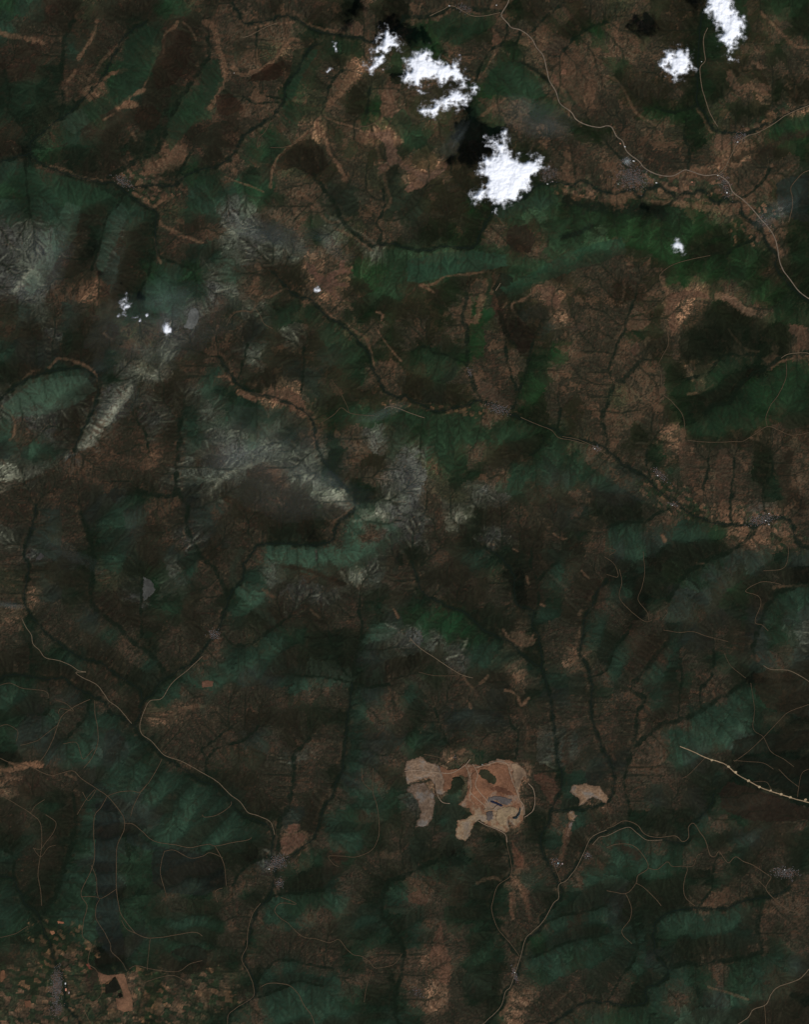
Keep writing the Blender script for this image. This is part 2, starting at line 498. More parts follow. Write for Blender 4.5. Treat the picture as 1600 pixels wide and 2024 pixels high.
ROADS = """
3.2 .55 main|1008,-10 1005,5 995,22 992,32 1005,47 1012,55 1030,60 1050,75 1062,95 1075,112 1082,140 1087,160 1100,182 1108,205 1130,222 1140,237 1160,247 1185,252 1200,249 1210,252 1220,270 1232,280 1240,300 1265,320 1275,332 1300,345 1330,348 1352,337 1362,337 1385,345 1400,347 1420,346 1440,360 1450,380 1470,395 1490,415 1502,430 1520,450 1530,465 1537,485 1542,515 1550,535 1565,555 1580,575 1600,590 1625,600
2.2 .4 local|1420,346 1432,335 1440,320 1450,300 1458,282 1480,268 1500,262 1530,245 1560,225 1610,205
2 .4 local|1400,55 1392,75 1393,100 1395,120 1385,135 1388,170 1395,195 1405,225 1420,250
2.2 .32 local|1600,337 1585,345 1565,370 1567,390 1567,410 1560,440
1.8 .4 local|850,32 875,20 895,12 930,30 955,32 990,25
2 .32 local|465,145 490,152 515,135 545,112 560,90 565,80
1.6 .4 local|480,75 495,70 510,62 530,52 550,45
1.6 .3 local|508,292 512,272 523,262 535,240 540,237
1.6 .3 local|535,292 560,292 580,285 600,272 625,255
1.8 .35 local|710,250 725,250 745,240 757,228
1.6 .3 local|492,117 512,115 530,108
1.6 .3 local|1405,505 1370,512 1340,520 1320,530 1305,545 1310,565 1320,585
1.6 .3 local|1320,650 1322,680 1310,705 1303,720 1308,740 1310,775 1330,795 1350,820 1355,850
1.6 .35 local|1360,870 1400,874 1450,873 1470,872 1490,860 1518,843 1540,850 1565,860 1600,855
1.6 .3 local|1518,843 1515,825 1525,800 1540,780 1555,745 1555,715
1.8 .4 local|1545,708 1560,700 1590,697 1600,699
1.6 .3 local|1112,863 1140,868 1170,880 1200,900
2.2 .45 local|980,575 990,560
1.6 .3 local|1030,825 1060,838 1090,850 1105,865 1130,870 1160,878
1.4 .35 local|640,833 660,820 675,806 690,816 710,820 740,822
1.8 .4 local|760,808 770,803 790,808 815,818 840,826
1.2 .25 local|655,750 672,775 685,800 690,815
1.4 .3 local|448,645 450,640 458,625 475,615 500,617
1.6 .35 local|505,610 515,625 522,640 540,650
1.8 .38 local|43,1222 52,1240 62,1255 65,1272 78,1285 90,1300 115,1305 140,1315 155,1325 170,1328 150,1329 165,1340 190,1352 205,1370 215,1385 235,1400 260,1430
1.4 .28 local|0,1354 20,1350 45,1360 90,1366 95,1380
1.8 .32 local|178,1382 150,1395 125,1412 115,1430 105,1460 90,1490 80,1503
1.6 .32 local|187,1384 188,1412 193,1440 193,1470 180,1500 165,1518
1.4 .3 local|115,1432 85,1455 70,1465 40,1473
1.4 .26 local|110,1384 130,1390 145,1405 120,1400 115,1410
1.4 .26 local|125,1470 150,1467 158,1485 165,1500 185,1480
1.4 .28 local|0,1435 15,1432 35,1445 32,1465
1.8 .38 local|400,1297 370,1325 340,1350 320,1380 297,1385 285,1405 277,1430 280,1450 300,1465 325,1492 360,1505 405,1530 430,1545 455,1570 475,1585 490,1605 510,1612 535,1625 543,1650
1.6 .3 local|320,1500 310,1520 295,1545 280,1562 265,1590 258,1613
1.8 .36 local|0,1498 20,1507 60,1515 100,1532 142,1523 160,1538 190,1558 212,1573 235,1600 245,1618 245,1640 232,1670 230,1700 230,1755 235,1790 240,1808 260,1835 270,1845 290,1853 320,1852 350,1847 385,1842 400,1850
1.7 .34 local|212,1573 200,1595 187,1612 185,1650 187,1690 180,1720 160,1765 172,1790 165,1820 163,1850 180,1865 175,1890 175,1905 190,1917 200,1940 200,1965 185,1980 170,1983 168,2000 180,2024
1.5 .3 local|212,1573 235,1565 260,1563 278,1565 290,1550
1.7 .32 local|245,1627 262,1628 280,1642 305,1662 350,1670 375,1675 400,1670 415,1668 425,1672 460,1665 490,1660 497,1655
1.6 .3 local|425,1672 440,1700 445,1720 447,1750
1.5 .3 local|180,1710 190,1735 192,1765 200,1775 230,1757
1.5 .3 local|160,1772 195,1774 190,1790 190,1815 205,1840 218,1865 220,1880 240,1900 250,1918
1.5 .3 local|325,1682 320,1700 317,1725 325,1755 330,1775
1.5 .3 local|325,1682 345,1680 375,1695 400,1692 415,1685 440,1695
1.5 .28 local|0,1570 30,1588 60,1607 80,1628 82,1670 78,1700 75,1730 80,1760 82,1790
1.3 .26 local|65,1675 80,1693 95,1675 110,1670
1.3 .26 local|60,1607 70,1592 88,1580
1.4 .28 local|90,1610 110,1625 105,1645 90,1665 80,1678 66,1676
1.3 .26 local|240,1818 250,1835 270,1845
1.3 .26 local|297,1855 293,1890 291,1917
1.4 .3 local|163,1565 175,1582 190,1560
1.4 .3 local|152,1610 170,1580 187,1560
1.4 .32 local|0,1853 30,1845 55,1830
1.6 .34 local|285,1942 320,1930 345,1928 370,1940 395,1950 400,1945
1.6 .34 local|400,1898 375,1905 350,1920 300,1915 270,1908 255,1915
1.6 .34 local|430,1783 425,1762 440,1755
1.8 .36 local|515,1785 500,1805 490,1840 488,1870 478,1895 490,1920 500,1945 500,1970 470,1990 452,2005 450,2024
2 .36 local|517,1950 535,1943 570,1947 590,1965 600,1985 615,2005 622,2024
1.6 .36 local|555,1773 575,1780 585,1787 555,1785 543,1800 555,1815 570,1825 590,1845 605,1853 625,1855 650,1863 670,1857 685,1875 700,1887 715,1890 730,1900 740,1912 755,1912 780,1905 795,1885
1.5 .3 local|738,1518 737,1563 745,1590 750,1630 748,1655 735,1680 705,1693 680,1692 650,1692 660,1708 670,1712
1.4 .28 local|715,1518 718,1545 735,1562
1.3 .3 local|735,1918 725,1950 720,1980
1.6 .3 local|400,1610 405,1615 430,1610 455,1593 457,1584
1.8 .4 local|810,1260 830,1280 860,1300 890,1320 910,1332 935,1340
1.3 .3 local|828,1328 860,1335 895,1335 910,1333
1.5 .35 local|838,1490 880,1500 900,1510
1.6 .36 local|1000,1655 1005,1680 1010,1700 1010,1730 985,1750 975,1780 973,1800 985,1835 1010,1865 1028,1890
1.8 .4 local|1200,1640 1170,1655 1155,1685 1140,1715 1120,1740 1105,1750 1105,1775 1095,1785 1075,1820 1055,1840 1040,1855 1030,1890 1020,1920 1010,1950 1000,1960 990,1990 965,2015 955,2024
1.8 .42 local|1172,1670 1185,1655 1200,1652 1225,1640 1245,1635 1262,1648 1280,1660 1310,1660
2 .36 local|1200,1637 1215,1632 1235,1622 1260,1630 1275,1648 1300,1655 1335,1652 1350,1663 1362,1655 1362,1635 1372,1627 1385,1645 1395,1660 1405,1690 1415,1692 1422,1683 1435,1700 1442,1705 1455,1693 1470,1702 1490,1710 1520,1730 1525,1735 1515,1755 1530,1775 1555,1795 1575,1800 1590,1788 1610,1785
1.8 .34 local|1200,1675 1220,1668 1250,1670 1272,1690 1282,1715 1262,1730 1258,1745 1240,1765 1215,1763 1200,1760
1.6 .32 local|1282,1715 1300,1718 1320,1703 1330,1712 1358,1713 1355,1735 1352,1755 1357,1775 1375,1790
1.5 .32 local|1358,1713 1372,1710 1380,1690 1390,1687
1.6 .3 local|1258,1745 1275,1755 1300,1780 1308,1790
1.6 .3 local|1237,1765 1248,1790 1247,1815 1230,1842 1250,1865
2.4 .42 local|1600,1915 1580,1935 1540,1950 1525,1965 1515,1985 1490,1995 1480,2010 1460,2024
1.6 .3 local|1512,1985 1515,2024
2.4 .6 ridge|1345,1475 1370,1485 1395,1497 1420,1505 1437,1512 1455,1528 1475,1540 1500,1554 1520,1562 1545,1570 1570,1578 1600,1586 1625,1592
1.5 .35 local|1452,1505 1480,1485 1510,1457 1540,1425 1560,1407 1600,1392
1.3 .3 local|1450,1503 1480,1505 1510,1508 1530,1520
1.3 .3 local|1490,1545 1515,1545 1525,1560
1.4 .35 local|1577,1575 1585,1530 1600,1520
1.5 .3 local|1540,1520 1560,1540 1580,1555
1.4 .3 local|1350,1538 1365,1528 1395,1497
1.3 .28 local|1485,1350 1492,1400 1490,1440 1510,1457 1525,1485 1550,1500 1570,1515
1.5 .35 local|1545,1155 1520,1150 1500,1152 1475,1168 1500,1178 1505,1195 1495,1220 1495,1232 1507,1235 1520,1247
1.4 .3 local|1225,1125 1230,1150 1225,1180 1245,1205 1275,1228 1290,1225
1.5 .32 local|1312,1245 1345,1250 1370,1248 1400,1258 1440,1268
1.2 .28 local|1432,1290 1445,1315 1475,1340
2 .4 local|1510,1315 1525,1323 1560,1325 1590,1340 1610,1355
1.4 .35 local|1310,1225 1320,1210 1315,1205
1.3 .3 local|1272,1090 1275,1130 1270,1160 1262,1185 1280,1210 1283,1226
1.3 .35 local|1195,1100 1215,1115 1222,1140 1200,1135
1.2 .3 local|1200,1083 1218,1088 1205,1097
1.5 .35 local|1560,1080 1557,1110 1545,1125 1510,1128
1.6 .35 local|1500,1740 1510,1750 1515,1755
1.5 .3 local|1090,1695 1100,1720 1110,1745
"""
BOUND_CLOUDS = [
 ("largest bright white cloud with a narrow spike on top, left of a grey village", 1.0, "995,260 1005,272 1005,297 1017,310 1040,312 1060,302 1062,312 1077,330 1070,342 1052,350 1050,370 1035,382 1022,397 1000,402 980,408 965,390 940,402 930,390 945,370 960,355 947,340 945,325 960,310 980,302 975,287 960,275 980,270 990,275"),
 ("broad broken white cloud with brown hillside showing through its lower gap", .92, "800,120 812,108 830,103 845,93 855,110 875,118 907,120 912,135 922,147 930,165 918,172 895,155 880,162 860,162 848,155 836,160 842,185 825,182 812,168 796,158 792,148 805,138"),
 ("rounded white cloud just below the broad broken one", .95, "885,180 900,172 915,180 928,190 925,205 905,217 885,212 870,220 858,232 843,232 828,215 840,205 865,200 872,190"),
 ("tattered white cloud near the top edge, left of the broad broken one", .8, "752,62 768,56 780,65 785,78 795,82 793,92 778,98 766,112 762,128 745,135 735,144 720,139 718,130 732,122 745,105 733,95 750,82"),
 ("tall white cloud cut by the top edge near the right corner", 1.0, "1395,-22 1440,-22 1452,15 1467,27 1475,45 1470,62 1472,72 1457,88 1448,104 1456,117 1447,120 1433,113 1438,95 1422,75 1425,60 1415,50 1407,35 1397,20"),
 ("compact round white cloud left of the side road, near the top right", .9, "1340,88 1355,93 1367,105 1367,120 1374,132 1367,144 1352,152 1330,159 1323,147 1316,139 1305,130 1315,112 1315,98 1333,100"),
 ("small upright white cloud puff over the left massif, leftmost of three", .75, "247,582 258,597 261,605 253,612 251,622 239,622 236,605 242,598"),
 ("flat little white cloud puff in the middle of three over the left massif", .6, "268,628 278,626 296,619 292,630 284,632 276,638 268,635"),
 ("small blocky white cloud puff, lowest of three over the left massif", .7, "318,643 337,640 338,660 332,668 322,658"),
 ("thin ring-shaped white cloud scrap on the green slope at right", .5, "1328,480 1340,474 1354,488 1354,501 1341,501 1329,492"),
 ("tiny grey-white cloud scrap over the pink clearing at centre left", .4, "622,569 632,568 636,575 628,578 622,574"),
 ("faint cloud scrap over green forest left of the tattered top cloud", .35, "643,138 652,134 658,140 650,146 642,144"),
 ("faint upright cloud wisp above the scrap over green forest", .22, "658,84 667,84 668,98 662,101 658,95"),
 ("thin white wisp hanging off the right tip of the broad broken cloud", .5, "930,172 941,165 946,172 942,186 934,184"),
 ("tiny white scrap just under the large bright cloud", .45, "972,418 982,414 987,424 978,427"),
]

FARM = [(60, 1985, 150, 90, .1, 13), (120, 1880, 70, 60, .4, 11), (240, 1975, 90, 60, -.3, 15), (330, 1985, 90, 50, .3, 12), (1330, 370, 140, 28, .15, 12), (1530, 1045, 75, 32, .5, 12),
        (1510, 240, 70, 16, -.6, 10), (1500, 440, 40, 60, .8, 10), (420, 1955, 70, 40, .2, 14), (1150, 385, 60, 20, .1, 9), (1330, 985, 90, 30, .6, 9), (290, 365, 70, 30, .4, 9), (900, 810, 120, 12, .1, 8)]
VILLAGES = [  # x y rx ry turn houses place
 (245,360,22,9,.5,90,"grey village where two rivers meet at upper left"),
 (918,16,16,9,.1,45,"small village at the top edge left of the long road"),
 (1085,345,16,18,.9,90,"grey village at the right tip of the large bright cloud"),
 (1252,352,30,20,.1,330,"large grey village under the bend of the long road"),
 (1240,320,12,7,.6,40,"hamlet beside the long road just above the large grey village"),
 (1462,272,16,9,-.6,70,"village at the mouth of the upper right valley"),
 (1434,366,10,26,-.35,110,"roadside village at the road fork on the right"),
 (1512,440,10,16,-.6,24,"scattered farms along the river below the road fork"),
 (929,736,4,8,-.2,22,"hamlet on the pale track above the central village"),
 (985,808,22,8,.35,110,"village in the central valley below the dry red slope"),
 (1180,886,8,4,.3,30,"hamlet at the end of the central valley road"),
 (1304,937,20,7,.7,60,"village strung along the lower right river"),
 (1332,997,10,4,.3,24,"tiny hamlet downstream on the lower right river"),
 (1508,1027,26,9,-.2,150,"grey village on the right-hand plain by the dark river"),
 (424,1254,10,9,.8,60,"village in the gorge at left centre"),
 (112,1948,10,32,.05,260,"long narrow town beside the dark river at lower left"),
 (112,1995,14,14,.3,60,"southern end of the lower left town"),
 (548,1704,18,12,-.3,150,"village at the river junction under the red clearing"),
 (552,1745,8,10,0,40,"houses strung south of the river junction village"),
 (1553,1725,24,10,.1,150,"village near the lower right edge"),
 (1018,1926,4,14,-.3,50,"narrow hamlet in the lower centre valley"),
 (1100,1705,10,8,.5,34,"mining settlement in the side valley right of the quarry"),
 (1162,1690,6,6,.2,24,"hamlet on the purple slope right of the quarry"),
 (825,1962,12,10,.6,24,"scattered farm houses on the lower red hill"),
 (900,1497,4,3,0,6,"sheds at the top edge of the quarry"),
]
SHEDS = [ # x y length width turn colour label
 (1253.5,318.5,85,45,.3,'w',"bright white shed in the hamlet above the large grey village, beside the long road"),
 (1236,290,70,38,.7,'w',"white-roofed farm building just left of the road, lower of the pair"),
 (1227,284,60,40,.7,'r',"red and white farm building left of the road, upper of the pair"),
 (1298.5,361.5,75,38,.05,'w',"long white barn on the flat fields right of the large grey village"),
 (1369,360,60,40,.1,'r',"pinkish barn standing alone in the tan fields between two villages"),
 (1438,381,65,55,.2,'w',"square white hall at the lower end of the roadside village"),
 (1420,347,60,30,.3,'w',"pale building at the road fork, top of the roadside village"),
 (1459,281,60,38,-.3,'w',"bright pinkish white shed under the village at the upper right valley mouth"),
 (1388,122,40,26,0,'w',"lone white building on the side road between the two right-hand clouds"),
 (1223,364,36,24,0,'w',"small white building at the left edge of the large grey village"),
 (1104,1706,38,62,0,'t',"pale turquoise roofed hall in the mining settlement"),
 (1112.5,1707,40,56,0,'p',"pink roofed hall right beside the turquoise one"),
 (1098,1703,26,18,0,'r',"small red shed left of the turquoise hall"),
 (1301,940,52,36,.4,'w',"white shed in the village strung along the lower right river"),
 (1330,998.5,48,26,.2,'w',"white barn in the tiny hamlet downstream on the lower right river"),
 (1521,1015,44,30,0,'w',"white building at the top edge of the village on the right-hand plain"),
 (1514.5,1029,56,34,.3,'w',"white hall in the middle of the village on the right-hand plain"),
 (1521,1036.5,60,26,.6,'w',"long pale barn at the river edge of the village on the right-hand plain"),
 (1176.5,887,52,34,.2,'w',"bright white shed at the end of the central valley road"),
 (532,1717.5,50,36,0,'w',"white shed at the left edge of the river junction village"),
 (1552,1719,44,34,.2,'w',"white building in the village near the lower right edge"),
 (982,10.5,38,38,0,'w',"small white building near the top edge left of the long road"),
 (888.5,12,64,30,.2,'w',"white barn near the top edge, left of the small village"),
 (1083,364,60,36,.4,'w',"white shed at the foot of the village beside the large bright cloud"),
 (1093,359,44,28,.2,'p',"pale pink shed up the road from the white one beside the cloud"),
 (129,1944,50,80,.05,'w',"pale long hall across the river from the lower left town"),
 (130,1956,60,120,.05,'r',"long orange-red roofed hall across the river from the lower left town"),
 (136,1962,30,90,.1,'p',"narrow pale hall right of the orange-red one"),
 (553,1744.5,28,20,0,'w',"small white house on the road south of the river junction village"),
 (1018,1922,40,34,.2,'w',"white building in the narrow hamlet of the lower centre valley"),
 (954,1511,40,20,.3,'w',"white site office at the top edge of the quarry"),
 (1163,1692,30,22,0,'w',"white house on the purple slope right of the quarry"),
 (463,145,30,20,0,'w',"tiny pale building on the track in the tan hills at top left"),
]
SHEETS = [ # kind, height style, colour, label, outline
 ("spoil_heap","heap",(112,92,74),"tan spoil heap at the upper left of the quarry, widest in the west",
  "800,1517 804,1505 815,1500 833,1494 845,1505 862,1510 880,1520 898,1521 893,1543 886,1562 873,1571 862,1570 860,1552 848,1536 836,1540 822,1545 806,1550 801,1535"),
 ("spoil_heap","heap",(92,76,62),"tongue-shaped grey-brown spoil heap hanging below the western one",
  "806,1553 822,1548 838,1545 848,1556 859,1570 860,1588 857,1613 846,1633 822,1635 825,1622 832,1607 824,1582 814,1568 804,1566"),
 ("quarry_terrace","flat",(98,70,52),"orange-brown terrace joining the western spoil heap to the quarry",
  "868,1512 885,1519 905,1519 918,1508 926,1524 922,1536 908,1532 897,1538 893,1552 886,1566 875,1562 878,1545 872,1528"),
 ("quarry","pit",(110,85,66),"large tan and orange open quarry with benches and haul roads",
  "917,1508 935,1509 950,1514 960,1508 985,1499 1005,1502 1025,1507 1037,1518 1043,1531 1032,1544 1027,1565 1028,1578 1037,1592 1036,1618 1026,1636 1016,1634 1006,1622 1008,1642 998,1645 960,1630 950,1620 937,1630 930,1648 921,1664 900,1653 904,1621 925,1617 934,1608 925,1597 906,1591 917,1578 926,1560 925,1540"),
 ("quarry_floor","flat",(102,72,53),"orange dug floor in the upper half of the quarry",
  "940,1520 958,1514 985,1508 1004,1512 1008,1530 1018,1555 1024,1572 1004,1568 985,1560 968,1574 958,1588 940,1592 930,1578 934,1556 930,1535"),
 ("quarry_terrace","flat",(116,96,76),"pale tan dusty strip along the right rim of the quarry",
  "1012,1508 1024,1509 1035,1518 1041,1530 1031,1544 1026,1563 1021,1568 1018,1548 1014,1530"),
 ("quarry_terrace","flat",(82,56,42),"dark reddish terrace running diagonally below the bush island in the quarry",
  "968,1556 985,1552 1000,1558 1014,1566 1020,1574 1002,1570 984,1564 970,1562"),
 ("quarry_terrace","flat",(124,106,82),"palest dusty lobe at the lower right of the quarry",
  "984,1598 1002,1594 1018,1594 1024,1602 1016,1610 1004,1614 1000,1634 988,1630 980,1616"),
 ("green_island","flat",(34,38,27),"ragged dark bush patch between the western heap and the quarry",
  "893,1541 902,1534 912,1536 920,1545 916,1558 904,1566 890,1570 884,1564 892,1556"),
 ("spoil_heap","heap",(92,72,56),"thin brown spoil tail hanging below the round pale heap",
  "1124,1624 1134,1624 1130,1640 1124,1656 1118,1652"),
 ("green_island","flat",(42,42,30),"dark bush-covered island left in the orange quarry floor",
  "947,1521 962,1519 976,1530 984,1540 978,1552 966,1546 954,1538 946,1530"),
 ("quarry_floor","flat",(78,72,68),"grey bench beside the dark pond in the quarry",
  "966,1576 982,1572 1000,1576 1014,1580 1010,1588 994,1590 980,1582 964,1586"),
 ("quarry_pond","water",(22,24,38),"narrow dark blue pond on the quarry floor","969,1581 976,1582 985,1586 994,1590 996,1594 990,1594 980,1589 970,1586"),
 ("tailings_basin","flat",(74,67,62),"grey square settling basin in the lower quarry","961,1604 968,1601 976,1603 975,1618 968,1624 961,1618"),
 ("quarry_pond","water",(26,38,36),"curved green-black pond at the lower right of the quarry","1014,1616 1021,1614 1026,1606 1028,1594 1031,1598 1029,1610 1022,1619 1015,1619"),
 ("spoil_heap","heap",(110,88,68),"pale spoil heap right of the quarry across the valley, fan-shaped",
  "1126,1566 1134,1549 1146,1551 1160,1547 1170,1552 1187,1553 1193,1564 1205,1576 1200,1588 1186,1582 1175,1576 1164,1580 1154,1592 1144,1592 1146,1578 1134,1572"),
 ("spoil_heap","heap",(106,84,62),"small round pale heap below the fan-shaped one","1122,1608 1128,1602 1136,1604 1141,1612 1137,1622 1128,1623 1122,1617"),
 ("field","flat",(26,26,20),"large dark ploughed rectangle by the forest edge at lower left","208,1947 227,1931 240,1955 228,1961 207,1965"),
 ("field","flat",(24,24,19),"small dark ploughed strip below the large dark one","232,1963 240,1960 243,1970 236,1973"),
 ("field","flat",(98,72,54),"long tan stubble field right of the dark ploughed rectangle","192,1920 212,1927 225,1925 246,1924 250,1940 262,1975 262,1998 245,2000 232,1995 228,1972 244,1972 240,1955 228,1930 205,1945 196,1938"),
 ("field","flat",(116,74,54),"small orange field left of the forest tracks at lower left","112,1820 125,1821 127,1825 114,1826"),
 ("field","flat",(122,84,60),"tiny bright orange field under the small orange one","98,1840 106,1839 109,1845 101,1848"),
 ("field","flat",(96,54,42),"red curved clearing beside the forest road at lower left","168,1905 176,1903 180,1914 188,1917 176,1916"),
 ("field","flat",(100,70,50),"tan field at the left edge, upper","0,1919 9,1916 11,1932 4,1942 0,1942"),
 ("field","flat",(92,64,47),"square tan plot on the lower left plain","48,1978 60,1976 62,1990 50,1992"),
 ("field","flat",(86,62,48),"pair of brown plots on the teal slope at left centre","400,1346 411,1344 422,1346 420,1357 399,1359"),
 ("field","flat",(105,76,58),"pale tan field between road and hills near the long road bend","1112,135 1121,138 1120,148 1109,147"),
 ("rock_slab","flat",(64,64,59),"flat grey scree patch with a straight left side at left centre","284,1140 295,1145 302,1150 308,1165 300,1176 284,1188 281,1178 283,1160"),
 ("rock_slab","flat",(56,54,51),"small grey scree wedge near the left edge","66,1110 80,1092 88,1096 87,1102"),
 ("rock_slab","flat",(78,78,73),"grey boot-shaped rock face beside the three small cloud puffs","376,612 386,608 393,618 392,640 380,652 364,648 370,632"),
]
PADS = [(1408,1502),(1441,1515),(1455,1526),(1480,1543),(1502,1555),(1524,1562.5),(1545,1569.5),(1563,1575.5),(1593,1580.5)]
VEILS = [ # x y rx ry turn strength label
 (900,275,62,22,-.95,0.025,"faint grey smoke-like haze drifting over the dark cloud shadow"),
 (1060,235,90,40,.3,0.028,"faint wide haze over the slope left of the long road"),
 (560,470,110,30,.4,0.019,"pale haze streak over the ridge left of centre at the top"),
 (1240,318,8,7,0,0.18,"little smoke plume over the hamlet beside the long road"),
 (20,1196,34,8,.1,0.039,"thin bluish haze strip at the left edge"),
 (760,815,60,14,-.3,0.030,"thin haze band above the zigzag track at centre"),
 (75,520,60,90,.5,0.025,"milky streak over the pale ridge at the left edge"),
 (500,455,70,26,.35,0.028,"white milky streak over the bare ridge right of the upper left village"),
 (650,480,80,20,.5,0.022,"long milky streak above the river bend at upper centre"),
 (330,600,60,60,0,0.019,"round milky patch between the three cloud puffs and the grey rock face"),
 (480,900,100,34,-.3,0.025,"milky band lying over the curved pale ridge left of centre"),
 (640,960,90,30,.55,0.022,"milky band running down to the central river bend"),
 (810,960,36,80,.1,0.019,"tall milky patch over the grey rock tongue at centre"),
 (230,800,70,40,-.7,0.017,"milky patch on the brightest pale slope at left"),
 (330,640,230,130,-.4,0.017,"wide milky haze over the bare ridges at left centre"),
 (560,930,230,110,.2,0.017,"wide milky haze over the pale ridges just below centre left"),
 (150,1090,170,90,.5,0.008,"wide milky haze over the left valley heads"),
 (1530,420,60,20,-.6,0.028,"faint haze patch over the hill right of the roadside village"),
]
ROADS += """1.6 .5 haul|800,1525 815,1522 840,1524 870,1527 890,1528 905,1522 920,1512 930,1500
1.5 .5 haul|920,1512 928,1530 932,1550 930,1565 945,1580 958,1592 962,1600
1.5 .5 haul|935,1510 945,1530 940,1550 948,1565 960,1578 968,1590
1.5 .5 haul|940,1516 960,1512 985,1505 1003,1510 1008,1525 1014,1545 1022,1562 1028,1580 1036,1592 1037,1610
1.4 .5 haul|958,1600 975,1600 985,1592 1000,1605 1010,1600
1.3 .4 haul|860,1540 862,1555 866,1572 875,1585 890,1588
1.3 .4 haul|945,1622 960,1630 985,1640 1000,1650 1003,1665
1.3 .4 haul|1045,1548 1055,1560 1058,1580 1055,1600 1045,1610 1037,1615
"""

